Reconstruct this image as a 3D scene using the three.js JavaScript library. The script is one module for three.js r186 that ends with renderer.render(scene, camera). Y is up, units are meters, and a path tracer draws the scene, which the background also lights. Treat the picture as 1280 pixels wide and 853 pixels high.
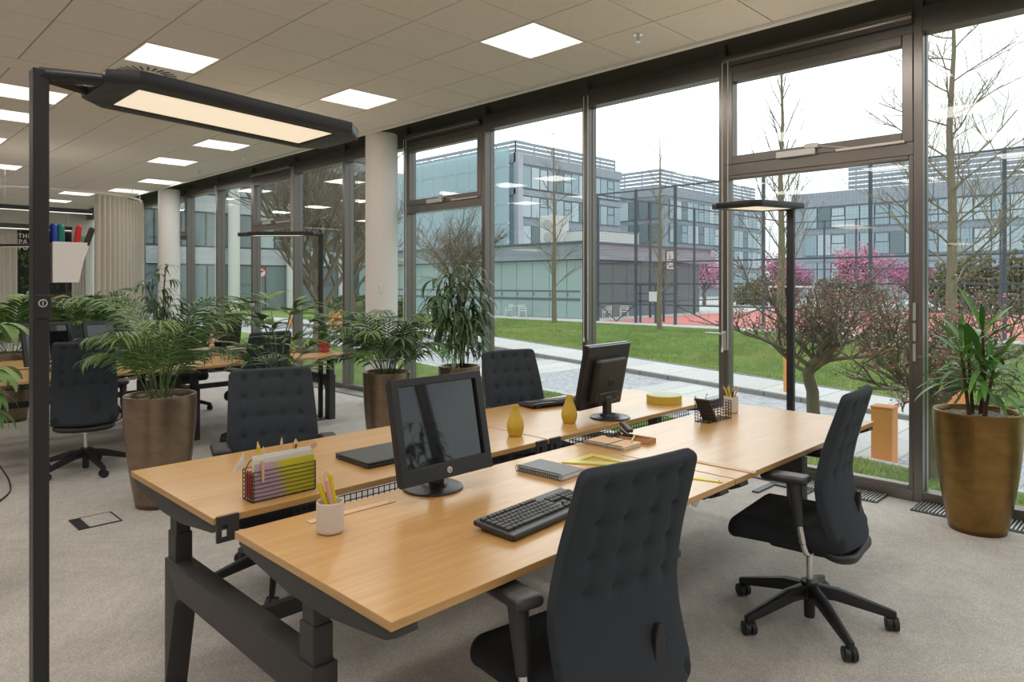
import * as THREE from 'three';
import { RoundedBoxGeometry } from 'three/addons/geometries/RoundedBoxGeometry.js';
import { mergeGeometries, toCreasedNormals } from 'three/addons/utils/BufferGeometryUtils.js';
import { ImprovedNoise } from 'three/addons/math/ImprovedNoise.js';
import { RectAreaLightUniformsLib } from 'three/addons/lights/RectAreaLightUniformsLib.js';
import { FontLoader } from 'three/addons/loaders/FontLoader.js';
import { TextGeometry } from 'three/addons/geometries/TextGeometry.js';

// ---------------------------------------------------------------- camera, sky, exposure
RectAreaLightUniformsLib.init();
const scene = new THREE.Scene();
const renderer = new THREE.WebGLRenderer();
renderer.toneMapping = THREE.LinearToneMapping;
renderer.toneMappingExposure = 1.0;
renderer.shadowMap.enabled = true;
const FOCAL = 873.5, YAW = 0.7821, EYE = 1.4946, HORIZON = 354.15;
const camera = new THREE.PerspectiveCamera(2 * Math.atan(426.5 / FOCAL) * 180 / Math.PI, 1280 / 853, 0.05, 500);
camera.position.set(0, EYE, 0);
camera.lookAt(Math.cos(YAW), EYE, -Math.sin(YAW));
camera.setViewOffset(1280, 853, 0, 426.5 - HORIZON, 1280, 853);   // shifted lens, as in architectural photographs
scene.add(camera);
const noise = new ImprovedNoise();
const fbm = (x, y, z, oct = 4) => { let s = 0, a = 0.5; for (let i = 0; i < oct; i++) { s += a * noise.noise(x, y, z); x *= 2.03; y *= 2.03; z *= 2.03; a *= 0.5; } return s; };
const SUNV = new THREE.Vector3(0.79, 0.34, -0.62).normalize();
const SKY = 1.04;         // brightness of the bright overcast sky
{
  const w = 512, h = 256, d = new Float32Array(w * h * 4);
  for (let j = 0; j < h; j++) for (let i = 0; i < w; i++) {
    const az = (i + 0.5) / w * 2 * Math.PI - Math.PI, el = ((j + 0.5) / h - 0.5) * Math.PI, c = Math.cos(el);
    const X = c * Math.cos(az), Y = Math.sin(el), Z = c * Math.sin(az);
    const cloud = THREE.MathUtils.smoothstep(fbm(X * 1.8 + 5, Y * 3.2 + 1, Z * 1.8 + 3, 5), -0.2, 0.16);
    const sun = Math.exp(-Math.pow(Math.acos(Math.max(-1, Math.min(1, X * SUNV.x + Y * SUNV.y + Z * SUNV.z))) / 0.34, 2));   // the sun hidden behind the cloud
    const k = (j * w + i) * 4, v = SKY * (0.7 + 0.2 * cloud + 1.7 * sun) * (1 + 1.3 * Math.max(0, Y));     // an overcast sky is brighter towards the zenith
    const warm = Math.min(1, cloud * 0.75 + sun); d[k] = v * (0.9 + 0.1 * warm); d[k + 1] = v * (0.955 + 0.04 * warm); d[k + 2] = v * (1.03 - 0.04 * warm); d[k + 3] = 1;
  }
  const t = new THREE.DataTexture(d, w, h, THREE.RGBAFormat, THREE.FloatType);
  t.mapping = THREE.EquirectangularReflectionMapping; t.magFilter = THREE.LinearFilter; t.needsUpdate = true;
  scene.background = t;
}
const PANEL_GLOW = 8.8, PANEL_COLOR = new THREE.Color().setRGB(1, 0.935, 0.86);
const LAMP_GLOW = 5, LAMP_COLOR = new THREE.Color().setRGB(1, 0.84, 0.64);

// ---------------------------------------------------------------- helpers
let seed = 7;
const rnd = () => { seed = (seed * 1664525 + 1013904223) >>> 0; return seed / 4294967296; };
const reseed = s => { seed = s >>> 0; };
const rr = (a, b) => a + (b - a) * rnd();
const lerp = (a, b, t) => a + (b - a) * t;
const PI = Math.PI;
const V = (x, y, u) => new THREE.Vector3(x, y, -u);      // u runs along the facade, away from the camera
const taken = {};
function numbered(n) { if (!(n in taken)) { taken[n] = 0; return n; } taken[n]++; return n + '_' + String(taken[n]).padStart(3, '0'); }
function shade(o) { o.castShadow = true; o.receiveShadow = true; return o; }
function mesh(name, geo, mat, parent) { const m = shade(new THREE.Mesh(geo, mat)); m.name = name; parent.add(m); return m; }
function tag(o, label, category, group) { o.userData.label = label; o.userData.category = category; if (group) o.userData.group = group; return o; }
function thing(name, label, category, x, y, u, turn = 0, group) {
  const o = new THREE.Group(); o.name = numbered(name); o.position.set(x, y, -u); o.rotation.y = turn; scene.add(o);
  return tag(o, label, category, group);
}
function structure(name, parts = true) { const o = new THREE.Group(); o.name = numbered(name); o.userData.kind = 'structure'; scene.add(o); return o; }
function structMesh(name, geo, mat) { const m = mesh(numbered(name), geo, mat, scene); m.userData.kind = 'structure'; return m; }
function copyOf(o, label, x, y, u, turn) {
  const c = o.clone(); c.userData = { ...o.userData }; c.name = numbered(o.name.replace(/_\d{3}$/, '')); c.position.set(x, y, -u); c.rotation.y = turn; c.userData.label = label; scene.add(c); return c;
}
const flat = g => g.index ? g.toNonIndexed() : g;
function merge(list) {
  const L = list.map(g => { g = flat(g); for (const k of Object.keys(g.attributes)) if (!['position', 'normal', 'uv'].includes(k)) g.deleteAttribute(k); if (!g.attributes.normal) g.computeVertexNormals(); if (!g.attributes.uv) g.setAttribute('uv', new THREE.BufferAttribute(new Float32Array(g.attributes.position.count * 2), 2)); return g; });
  return mergeGeometries(L);
}
const box = (w, h, d, x = 0, y = 0, z = 0) => new THREE.BoxGeometry(w, h, d).translate(x, y, z);
const rbox = (w, h, d, r, x = 0, y = 0, z = 0, s = 2) => new RoundedBoxGeometry(w, h, d, s, Math.min(r, w / 2.01, h / 2.01, d / 2.01)).translate(x, y, z);
const cyl = (r0, r1, h, x = 0, y = 0, z = 0, s = 24) => new THREE.CylinderGeometry(r0, r1, h, s).translate(x, y, z);
const lathe = (pts, s = 40) => new THREE.LatheGeometry(pts.map(p => new THREE.Vector2(p[0], p[1])), s);
function rod(a, b, r0, r1 = r0, s = 8) {                       // a straight tapered rod
  const d = new THREE.Vector3().subVectors(b, a), L = d.length();
  const g = new THREE.CylinderGeometry(r1, r0, L, s).translate(0, L / 2, 0);
  g.applyQuaternion(new THREE.Quaternion().setFromUnitVectors(new THREE.Vector3(0, 1, 0), d.normalize()));
  return g.translate(a.x, a.y, a.z);
}
const v3 = (x, y, z) => new THREE.Vector3(x, y, z);
const tube = (pts, r, n = 24, s = 8, closed = false) => new THREE.TubeGeometry(new THREE.CatmullRomCurve3(pts, closed), n, r, s, closed);
function metricUV(g, k = 1, swap = false) {                     // uv in metres by the side a face points to
  g = flat(g); const p = g.attributes.position, n = g.attributes.normal, uv = new Float32Array(p.count * 2);
  for (let i = 0; i < p.count; i++) {
    const ax = Math.abs(n.getX(i)), ay = Math.abs(n.getY(i)), az = Math.abs(n.getZ(i));
    let a, b;
    if (ay >= ax && ay >= az) { a = p.getX(i); b = p.getZ(i); } else if (az >= ax) { a = p.getX(i); b = p.getY(i); } else { a = p.getZ(i); b = p.getY(i); }
    if (swap) [a, b] = [b, a];
    uv[2 * i] = a * k; uv[2 * i + 1] = b * k;
  }
  g.setAttribute('uv', new THREE.BufferAttribute(uv, 2)); return g;
}
function extrude(pts, depth, bevel = 0, holes = []) {
  const s = new THREE.Shape(pts.map(p => new THREE.Vector2(p[0], p[1])));
  for (const h of holes) s.holes.push(new THREE.Path(h.map(p => new THREE.Vector2(p[0], p[1]))));
  return new THREE.ExtrudeGeometry(s, { depth, bevelEnabled: bevel > 0, bevelSize: bevel, bevelThickness: bevel, bevelSegments: 2, curveSegments: 8 });
}
function ribbon(rows) {                                        // a sheet through rows of points
  const nr = rows.length, nc = rows[0].length, pos = new Float32Array(nr * nc * 3), uv = new Float32Array(nr * nc * 2), idx = [];
  rows.forEach((row, i) => row.forEach((p, j) => { pos.set([p.x, p.y, p.z], (i * nc + j) * 3); uv.set([j / (nc - 1), i / (nr - 1)], (i * nc + j) * 2); }));
  for (let i = 0; i < nr - 1; i++) for (let j = 0; j < nc - 1; j++) { const a = i * nc + j; idx.push(a, a + 1, a + nc, a + 1, a + nc + 1, a + nc); }
  const g = new THREE.BufferGeometry(); g.setAttribute('position', new THREE.BufferAttribute(pos, 3)); g.setAttribute('uv', new THREE.BufferAttribute(uv, 2)); g.setIndex(idx); g.computeVertexNormals(); return g;
}

// ---------------------------------------------------------------- textures (what surfaces are made of)
function tex(w, h, fn, srgb = true, rx = 1, ry = 1) {
  const d = new Uint8Array(w * h * 4);
  for (let j = 0; j < h; j++) for (let i = 0; i < w; i++) { const c = fn(i / w, j / h, i, j), k = (j * w + i) * 4; if (typeof c === 'number') { d[k] = d[k + 1] = d[k + 2] = Math.max(0, Math.min(255, c * 255)); } else for (let q = 0; q < 3; q++) d[k + q] = Math.max(0, Math.min(255, c[q] * 255)); d[k + 3] = 255; }
  const t = new THREE.DataTexture(d, w, h); t.wrapS = t.wrapT = THREE.RepeatWrapping; t.magFilter = THREE.LinearFilter; t.minFilter = THREE.LinearMipmapLinearFilter; t.generateMipmaps = true;
  if (srgb) t.colorSpace = THREE.SRGBColorSpace; t.repeat.set(rx, ry); t.needsUpdate = true; return t;
}
const TAU = 2 * PI;
const wrapN = (x, y, sx, sy, z = 0, oct = 4) => {              // noise that repeats over the unit square
  const a = x * TAU, b = y * TAU; return fbm(Math.cos(a) * sx + 11.3, Math.sin(a) * sx + Math.cos(b) * sy + z, Math.sin(b) * sy + 3.7 + z, oct);
};
const woodTex = tex(1024, 1024, (x, y) => {
  const broad = fbm(x * 2.2, y * 14, 1.5, 3), line = fbm(x * 5, y * 95, 4.2, 3), pore = fbm(x * 16, y * 260, 8, 2);
  const v = 0.5 + broad * 0.55 + line * 0.42 + pore * 0.3;
  return [lerp(0.72, 0.845, v), lerp(0.545, 0.675, v), lerp(0.32, 0.435, v)];
});
const carpetTex = tex(1024, 1024, (x, y, i, j) => {
  const f = noise.noise(i * 0.9, j * 0.9, 0.5) * 0.5 + noise.noise(i * 0.37, j * 0.37, 7.5) * 0.5, m = wrapN(x, y, 5, 5, 2, 3), c = wrapN(x, y, 1.3, 1.3, 9, 3);
  const v = 0.775 + f * 0.24 + m * 0.05 + c * 0.05; return [v * 1.0, v * 0.98, v * 0.955];
}, true, 0.5, 0.5);
const carpetBump = tex(512, 512, (x, y, i, j) => 0.5 + noise.noise(i * 0.8, j * 0.8, 2.5) * 0.45, false, 2, 2);
const tileTex = tex(512, 512, (x, y, i, j) => { const v = 0.94 + noise.noise(i * 0.8, j * 0.8, 3.5) * 0.035 + wrapN(x, y, 3, 3, 5, 3) * 0.03; return [v, v * 0.985, v * 0.96]; }, true, 1.2, 1.2);
const weaveBump = tex(256, 256, (x, y, i, j) => 0.5 + 0.3 * (Math.sin(i * PI / 4) * Math.sin(j * PI / 4)) + noise.noise(i * 0.7, j * 0.7, 1) * 0.3, false, 8, 8);
const weaveTex = tex(256, 256, (x, y, i, j) => { const v = 0.82 + 0.12 * Math.sin(i * PI / 4) * Math.sin(j * PI / 4) + noise.noise(i * 0.6, j * 0.6, 4) * 0.12; return [v, v, v]; }, true, 8, 8);
const grassTex = tex(1024, 1024, (x, y, i, j) => {
  const f = noise.noise(i * 0.55, j * 0.55, 0.5), m = wrapN(x, y, 14, 14, 2, 4), c = wrapN(x, y, 2.2, 2.2, 6, 4);
  const v = 0.5 + f * 0.3 + m * 0.35, y2 = 0.5 + c * 1.0;
  return [lerp(0.40, 0.60, v) + 0.05 * y2, lerp(0.53, 0.71, v) + 0.03 * y2, lerp(0.23, 0.36, v)];
}, true, 0.14, 0.14);
const cobbleTex = tex(512, 512, (x, y, i, j) => {
  const cx = Math.floor(i / 16), cy = Math.floor(j / 16), ox = (cy % 2) * 8, ii = (i + ox) % 16, jj = j % 16, joint = ii < 2 || jj < 2;
  const v = 0.72 + noise.noise(Math.floor((i + ox) / 16) * 3.1, cy * 2.7, 1) * 0.14 + noise.noise(i * 0.5, j * 0.5, 3) * 0.05 - (joint ? 0.16 : 0); return [v, v * 1.0, v * 1.02];
}, true, 0.3, 0.3);
const concreteTex = tex(512, 512, (x, y, i, j) => { const v = 0.80 + wrapN(x, y, 6, 6, 1, 4) * 0.1 + noise.noise(i * 0.7, j * 0.7, 5) * 0.05; return [v, v * 0.99, v * 0.975]; }, true, 0.4, 0.4);
const stoneTex = tex(512, 512, (x, y, i, j) => { const v = 0.62 + wrapN(x, y, 5, 5, 3, 4) * 0.1 + noise.noise(i * 0.6, j * 0.6, 8) * 0.04; return [v, v * 1.01, v * 1.03]; }, true, 0.15, 0.15);
const bronzeTex = tex(512, 512, (x, y, i, j) => {
  const st = fbm(x * 3, y * 46, 2, 3), pt = wrapN(x, y, 2.5, 2.5, 4, 4), v = 0.5 + st * 0.16 + pt * 0.6;
  return [lerp(0.48, 0.64, v), lerp(0.42, 0.56, v), lerp(0.36, 0.48, v)];
});
const barkTex = tex(256, 256, (x, y, i, j) => { const v = 0.5 + wrapN(x, y, 3, 8, 1, 4) * 0.8; return [lerp(0.42, 0.62, v), lerp(0.39, 0.57, v), lerp(0.34, 0.49, v)]; }, true, 2, 2);
const curtainTex = tex(256, 256, (x, y, i, j) => { const v = 0.80 + noise.noise(i * 0.9, j * 0.25, 1) * 0.05 + noise.noise(i * 0.2, j * 0.9, 4) * 0.04; return [v, v * 0.965, v * 0.91]; }, true, 4, 4);

// ---------------------------------------------------------------- materials
const M = {};
const std = (o) => new THREE.MeshStandardMaterial({ side: THREE.DoubleSide, ...o });
const C = (r, g, b) => new THREE.Color().setRGB(r, g, b);
M.wood = new THREE.MeshPhysicalMaterial({ map: woodTex, roughness: 0.34, clearcoat: 0.5, clearcoatRoughness: 0.24, side: THREE.DoubleSide });
M.woodEdge = std({ map: woodTex, color: C(0.86, 0.74, 0.62), roughness: 0.45 });
M.carpet = std({ map: carpetTex, bumpMap: carpetBump, bumpScale: 0.004, roughness: 1 });
M.wall = std({ color: C(0.72, 0.69, 0.64), roughness: 0.9 });
M.white = std({ color: C(0.8, 0.79, 0.77), roughness: 0.6 });
M.column = std({ color: C(0.84, 0.83, 0.82), roughness: 0.75 });
M.tile = std({ map: tileTex, color: C(0.94, 0.89, 0.89), roughness: 0.95 });
M.grid = std({ color: C(0.38, 0.36, 0.34), roughness: 0.8 });
M.frame = std({ color: C(0.21, 0.194, 0.182), roughness: 0.3, metalness: 0.8 });
M.glass = new THREE.MeshPhysicalMaterial({ color: C(0.95, 0.985, 0.975), transmission: 1, roughness: 0, thickness: 0, ior: 1.4, side: THREE.DoubleSide });
M.black = std({ color: C(0.018, 0.018, 0.02), roughness: 0.42 });
M.blackMetal = std({ color: C(0.028, 0.03, 0.033), roughness: 0.45, metalness: 0.25 });
M.deskMetal = std({ color: C(0.05, 0.049, 0.05), roughness: 0.5, metalness: 0.2 });
M.lampMetal = std({ color: C(0.03, 0.031, 0.036), roughness: 0.4, metalness: 0.3 });
M.plastic = std({ color: C(0.03, 0.031, 0.034), roughness: 0.38 });
M.monitor = std({ color: C(0.022, 0.023, 0.026), roughness: 0.34 });
M.screen = new THREE.MeshPhysicalMaterial({ color: C(0.008, 0.009, 0.012), roughness: 0.035, specularIntensity: 1, ior: 1.7, clearcoat: 0.3, clearcoatRoughness: 0.02, side: THREE.DoubleSide });
M.fabric = std({ map: weaveTex, color: C(0.047, 0.061, 0.078), bumpMap: weaveBump, bumpScale: 0.0006, roughness: 0.95 });
M.seatFabric = std({ map: weaveTex, color: C(0.03, 0.036, 0.044), bumpMap: weaveBump, bumpScale: 0.0006, roughness: 0.97 });
M.chrome = std({ color: C(0.7, 0.7, 0.7), roughness: 0.18, metalness: 1 });
M.pot = std({ map: bronzeTex, roughness: 0.33, metalness: 0.9 });
M.potGold = std({ map: bronzeTex, color: C(0.95, 0.75, 0.34), roughness: 0.32, metalness: 0.9 });
M.soil = std({ color: C(0.12, 0.1, 0.08), roughness: 1 });
M.pebble = std({ color: C(0.42, 0.4, 0.37), roughness: 0.9 });
const leafMat = (r, g, b, ro = 0.5) => new THREE.MeshPhysicalMaterial({ color: C(r, g, b), roughness: ro, transmission: 0.22, thickness: 0, side: THREE.DoubleSide });
M.leaf = [leafMat(0.11, 0.22, 0.06, 0.42), leafMat(0.15, 0.27, 0.08, 0.42), leafMat(0.085, 0.175, 0.06, 0.42), leafMat(0.2, 0.32, 0.09, 0.42)];
M.leafDark = [leafMat(0.075, 0.145, 0.055, 0.4), leafMat(0.10, 0.185, 0.07, 0.4), leafMat(0.06, 0.115, 0.05, 0.4)];
M.leafBright = [leafMat(0.10, 0.27, 0.04, 0.42), leafMat(0.14, 0.33, 0.05, 0.42), leafMat(0.075, 0.2, 0.035, 0.42)];
M.stem = std({ color: C(0.16, 0.17, 0.07), roughness: 0.8 });
M.cane = std({ map: barkTex, color: C(0.35, 0.25, 0.17), roughness: 0.9 });
M.bark = std({ map: barkTex, color: C(0.86, 0.85, 0.82), roughness: 0.95 });
M.barkPale = std({ map: barkTex, color: C(1.1, 1.08, 1.02), roughness: 0.95 });
M.barkDark = std({ map: barkTex, color: C(0.72, 0.69, 0.65), roughness: 0.95 });
M.grass = std({ map: grassTex, color: C(0.72, 0.8, 0.66), roughness: 1 });
M.cobble = std({ map: cobbleTex, roughness: 0.85 });
M.concrete = std({ map: concreteTex, roughness: 0.9 });
M.kerb = std({ map: concreteTex, color: C(0.42, 0.42, 0.42), roughness: 0.9 });
M.stone = std({ map: stoneTex, color: C(1.06, 1.16, 1.26), roughness: 0.8 });
M.stonePale = std({ map: stoneTex, color: C(1.5, 1.55, 1.6), roughness: 0.8 });
M.bandDark = std({ color: C(0.16, 0.19, 0.22), roughness: 0.5 });
M.bGlass = [C(0.45, 0.56, 0.61), C(0.36, 0.47, 0.53), C(0.56, 0.66, 0.7), C(0.19, 0.26, 0.28)].map(c => std({ color: c, roughness: 0.16 }));
M.court = std({ color: C(0.70, 0.25, 0.22), roughness: 0.95 });
M.cage = std({ color: C(0.10, 0.12, 0.155), roughness: 0.6, metalness: 0.2 });
M.net = std({ color: C(0.24, 0.26, 0.29), roughness: 0.8 });
M.orange = std({ color: C(0.85, 0.34, 0.1), roughness: 0.55 });
M.red = std({ color: C(0.6, 0.02, 0.025), roughness: 0.45 });
M.yellow = std({ color: C(0.62, 0.45, 0.055), roughness: 0.5 });
M.lemon = std({ color: C(0.76, 0.72, 0.1), roughness: 0.5 });
M.paleWood = std({ color: C(0.68, 0.5, 0.345), roughness: 0.6 });
M.paper = std({ color: C(0.8, 0.79, 0.78), roughness: 0.8 });
M.ceramic = std({ color: C(0.72, 0.665, 0.63), roughness: 0.55 });
M.pink = std({ color: C(0.78, 0.4, 0.56), roughness: 0.9 });
M.blossom = std({ color: C(0.66, 0.28, 0.46), roughness: 0.9 });
M.berry = std({ color: C(0.5, 0.1, 0.1), roughness: 0.6 });
M.shrub = std({ color: C(0.2, 0.21, 0.1), roughness: 1 });
M.curtain = std({ map: curtainTex, roughness: 0.95 });
M.kraft = std({ color: C(0.5, 0.28, 0.15), roughness: 0.75 });
M.tan = std({ color: C(0.72, 0.5, 0.32), roughness: 0.6 });
M.greyCover = std({ color: C(0.2, 0.225, 0.245), roughness: 0.5 });
M.blue = std({ color: C(0.02, 0.06, 0.4), roughness: 0.4 });
M.teal = std({ color: C(0.01, 0.19, 0.15), roughness: 0.4 });
M.alu = std({ color: C(0.62, 0.62, 0.6), roughness: 0.35, metalness: 0.7 });


// ---------------------------------------------------------------- the room
const FX = 5.33, GX = 5.43, CEIL = 3.35, M0 = 1.394, PITCH = 1.452, U_REAR = -9.5, U_FAR = 21.6, X_LEFT = -6.5;
const mull = i => M0 + PITCH * i;
{
  const g = metricUV(box(FX - X_LEFT, 0.2, U_FAR - U_REAR, (FX + X_LEFT) / 2, -0.1, -(U_FAR + U_REAR) / 2));
  structMesh('floor', g, M.carpet);
  // walls
  structMesh('wall_left', box(0.2, 3.9, U_FAR - U_REAR + 0.4, X_LEFT - 0.1, 1.75, -(U_FAR + U_REAR) / 2), M.wall);
  structMesh('wall_rear', box(GX + 0.1 - X_LEFT, 3.9, 0.2, (GX + X_LEFT) / 2, 1.75, -U_REAR + 0.1), M.wall);
  structMesh('wall_far', box(GX + 0.1 - X_LEFT, 3.9, 0.2, (GX + X_LEFT) / 2, 1.75, -U_FAR - 0.1), M.wall);
}
// suspended ceiling: each tile a piece of its own, the joints between them open
const TILE = 0.6, TX = 4.82, TU = 2.78, FILL = 7;                 // a narrow filler row after the 7th row
const rowU = k => k < FILL ? TU + TILE * k : TU + TILE * (k + 0.55);
const tileX = k => TX - TILE * k;
const LIGHTS = new Map();   // "column,row" of the ceiling tiles that are lamps
for (const c of [1, 4, 7, 10, 13]) for (const r of [-14, -10, -6, -2, 1, 5]) LIGHTS.set(c + ',' + r, 1);  // most of this grid is out of view, placed to light the near side
for (const [c, r] of [[1, 10], [1, 13], [0, 17], [0, 20], [1, 22], [5, 8], [5, 10], [5, 13], [4, 17], [4, 20], [4, 23], [1, 25], [4, 27], [9, 20], [9, 24], [9, 10], [9, 13]]) LIGHTS.set(c + ',' + r, 1);  // later entries, mostly out of view, are placed to brighten the far and left parts
const LIGHT_LABEL = { '1,1': 'square ceiling light panel beside the sprinkler head, above the yellow vases', '1,5': 'square ceiling light panel just before the round column with the switch', '1,10': 'square ceiling light panel between the two round columns, nearer the one with the switch', '1,13': 'square ceiling light panel between the two round columns, nearer the curtain', '4,5': 'square ceiling light panel beside the slotted air outlet' };
const inView = (x, u) => { const d = x * Math.cos(YAW) + u * Math.sin(YAW), r = x * Math.sin(YAW) - u * Math.cos(YAW); return d > 4.1 && Math.abs(r / d) < 0.82; };
{
  const ceil = structure('ceiling');
  const slab = mesh('slab', box(TX - X_LEFT, 0.12, U_FAR - U_REAR, (TX + X_LEFT) / 2, CEIL + 0.085, -(U_FAR + U_REAR) / 2), M.grid, ceil);
  const tg = metricUV(rbox(TILE - 0.008, 0.02, TILE - 0.008, 0.003, 0, 0, 0, 1));
  const vis = [], rest = [];
  for (let k = -20; rowU(k) < U_FAR - 0.3; k++) for (let c = 0; tileX(c + 1) > X_LEFT; c++) {
    if (LIGHTS.has(c + ',' + k) || (c === 4 && k === 6)) continue;
    const x = tileX(c) - TILE / 2, u = rowU(k) + TILE / 2;
    (inView(x, u) && u < 16 ? vis : rest).push([x, u]);
  }
  vis.forEach(([x, u], i) => { const t = mesh(i ? 'ceiling_tile_' + String(i).padStart(3, '0') : 'ceiling_tile', tg, M.tile, ceil); t.position.set(x, CEIL + 0.0101, -u); });
  const far = mesh('ceiling_tile_field', merge(rest.map(([x, u]) => tg.clone().translate(x, CEIL + 0.0101, -u))), M.tile, ceil); far.userData.kind = 'stuff';
  mesh('filler_strip', metricUV(box(TX - X_LEFT, 0.02, TILE * 0.55 - 0.008, (TX + X_LEFT) / 2, CEIL + 0.0101, -(TU + TILE * (FILL + 0.275)))), M.tile, ceil);
  mesh('edge_trim', box(0.05, 0.06, U_FAR - U_REAR, TX + 0.025, CEIL + 0.01, -(U_FAR + U_REAR) / 2), M.white, ceil);
  mesh('bulkhead', box(0.02, 0.3, U_FAR - U_REAR, TX + 0.045, CEIL + 0.18, -(U_FAR + U_REAR) / 2), M.alu, ceil);
  mesh('soffit', box(GX + 0.1 - TX, 0.06, U_FAR - U_REAR, (GX + 0.1 + TX) / 2, CEIL + 0.33, -(U_FAR + U_REAR) / 2), M.alu, ceil);
}
structMesh('wall_head', box(0.14, 0.34, U_FAR - U_REAR, GX + 0.02, CEIL + 0.16, -(U_FAR + U_REAR) / 2), M.frame);
// the glazed wall: mullions, then one window per bay
const bays = []; for (let i = -7; i <= 13; i++) bays.push(i);
{
  let n = 0;
  for (let i = -7; i <= 13; i++) {
    const t = structure('trim_' + (++n)), u = mull(i);
    mesh('mullion_cap', rbox(0.032, 3.5, 0.057, 0.004, FX + 0.016, 1.72, -u), M.frame, t);
    mesh('mullion_body', box(0.12, 3.5, 0.05, FX + 0.092, 1.72, -u), M.frame, t);
    mesh('glazing_bead', box(0.05, 3.4, 0.058, GX + 0.012, 1.7, -u), M.frame, t);
  }
  n = 0;
  for (const i of bays) {
    const w = structure('window_' + (++n)), ua = mull(i) + 0.028, ub = mull(i + 1) - 0.028, uc = (ua + ub) / 2, W = ub - ua, vents = ((i % 3) + 3) % 3 === 0;
    mesh('sill', rbox(0.03, 0.077, W, 0.004, FX + 0.017, 0.036, -uc), M.frame, w); mesh('sill_board', box(0.1, 0.07, W, FX + 0.082, 0.035, -uc), M.frame, w);
    mesh('head_rail', rbox(0.03, 0.162, W, 0.004, FX + 0.017, 3.29, -uc), M.frame, w); mesh('head_reveal', box(0.1, 0.16, W, FX + 0.082, 3.29, -uc), M.frame, w);
    if (!vents) { mesh('pane', box(0.024, 3.16, W, GX, 1.645, -uc), M.glass, w); continue; }
    mesh('transom', rbox(0.12, 0.09, W, 0.004, FX + 0.06, 2.42, -uc), M.frame, w);
    const frameOf = (y0, y1, f, x, t) => merge([rbox(t, y1 - y0, f, 0.006, x, (y0 + y1) / 2, -ua - f / 2), rbox(t, y1 - y0, f, 0.006, x, (y0 + y1) / 2, -ub + f / 2), rbox(t, f, W - 2 * f, 0.006, x, y0 + f / 2, -uc), rbox(t, f, W - 2 * f, 0.006, x, y1 - f / 2, -uc)]);
    const sash = mesh('sash', frameOf(2.465, 3.21, 0.07, FX + 0.015, 0.045), M.frame, w); mesh('sash_reveal', frameOf(2.465, 3.21, 0.068, FX + 0.062, 0.05), M.frame, sash);
    mesh('pane', box(0.024, 0.62, W - 0.13, GX - 0.02, 2.8375, -uc), M.glass, sash);
    mesh('roller_blind', merge([cyl(0.025, 0.025, W, 0, 0, 0, 12).rotateX(PI / 2).translate(FX - 0.03, 3.32, -uc), box(0.012, 0.03, W, FX - 0.028, 3.285, -uc)]), M.frame, w);
    const act = mesh('window_opener', merge([rbox(0.035, 0.05, 0.3, 0.006, FX - 0.025, 2.485, -uc - 0.1), rbox(0.05, 0.035, 0.1, 0.006, FX - 0.02, 2.525, -uc + 0.02), rod(V(FX - 0.02, 2.52, uc - 0.06), V(FX - 0.02, 2.475, uc - 0.3), 0.004), rbox(0.02, 0.02, 0.46, 0.004, FX - 0.015, 2.47, -uc + 0.42)]), M.alu, w);
    if (i === 0) {
      const leaf = mesh('door_leaf', frameOf(0.075, 2.375, 0.03, FX + 0.018, 0.03), M.frame, w); mesh('door_reveal', frameOf(0.075, 2.375, 0.028, FX + 0.055, 0.045), M.frame, leaf);
      mesh('pane', box(0.024, 2.25, W - 0.05, GX - 0.02, 1.225, -uc), M.glass, leaf);
      mesh('door_handle', merge([rbox(0.02, 0.16, 0.03, 0.006, FX - 0.005, 1.02, -ub - 0.0), rod(V(FX - 0.02, 1.08, ub), V(FX - 0.07, 1.08, ub), 0.009), rod(V(FX - 0.07, 1.08, ub), V(FX - 0.07, 1.08, ub + 0.14), 0.009)]), M.alu, w);
      mesh('hinge', merge([1.02, 1.16, 1.3].map(y => cyl(0.011, 0.011, 0.12, FX - 0.012, y, -ua + 0.01, 10))), M.alu, w);
    } else mesh('pane', box(0.024, 2.31, W, GX, 1.22, -uc), M.glass, w);
  }
}
// columns
for (const [u, l] of [[7.33, 1], [14.65, 2], [-7.3, 3]]) {
  const c = structure('column');
  mesh('shaft', cyl(0.2, 0.2, CEIL, 5.06, CEIL / 2, -u, 48), M.column, c);
  mesh('skirting', cyl(0.212, 0.212, 0.08, 5.06, 0.04, -u, 48), std({ color: C(0.42, 0.38, 0.34), roughness: 0.7 }), c);
  if (l === 1) mesh('wall_switch', rbox(0.03, 0.1, 0.06, 0.006, 4.93, 1.43, -u + 0.15), M.white, c);
}
// convector grilles in the floor along the glass
{
  const sg = box(0.215, 0.012, 0.009);
  for (const i of bays) {
    const ua = mull(i) + 0.19, ub = mull(i + 1) - 0.012;
    const g = structure('floor_grille');
    mesh('tray', box(0.225, 0.004, ub - ua, 5.215, 0.003, -(ua + ub) / 2), M.black, g);
    const n = Math.floor((ub - ua) / 0.021), geos = [];
    for (let k = 0; k < n; k++) {
      const u = ua + 0.01 + 0.021 * k;
      if (i === -1 || i === 0) { const s = mesh('slat', sg, M.alu, g); s.position.set(5.215, 0.011, -u); } else geos.push(sg.clone().translate(5.215, 0.011, -u));
    }
    if (geos.length) mesh('slats', merge(geos), M.alu, g).userData.kind = 'stuff';
  }
}
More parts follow.
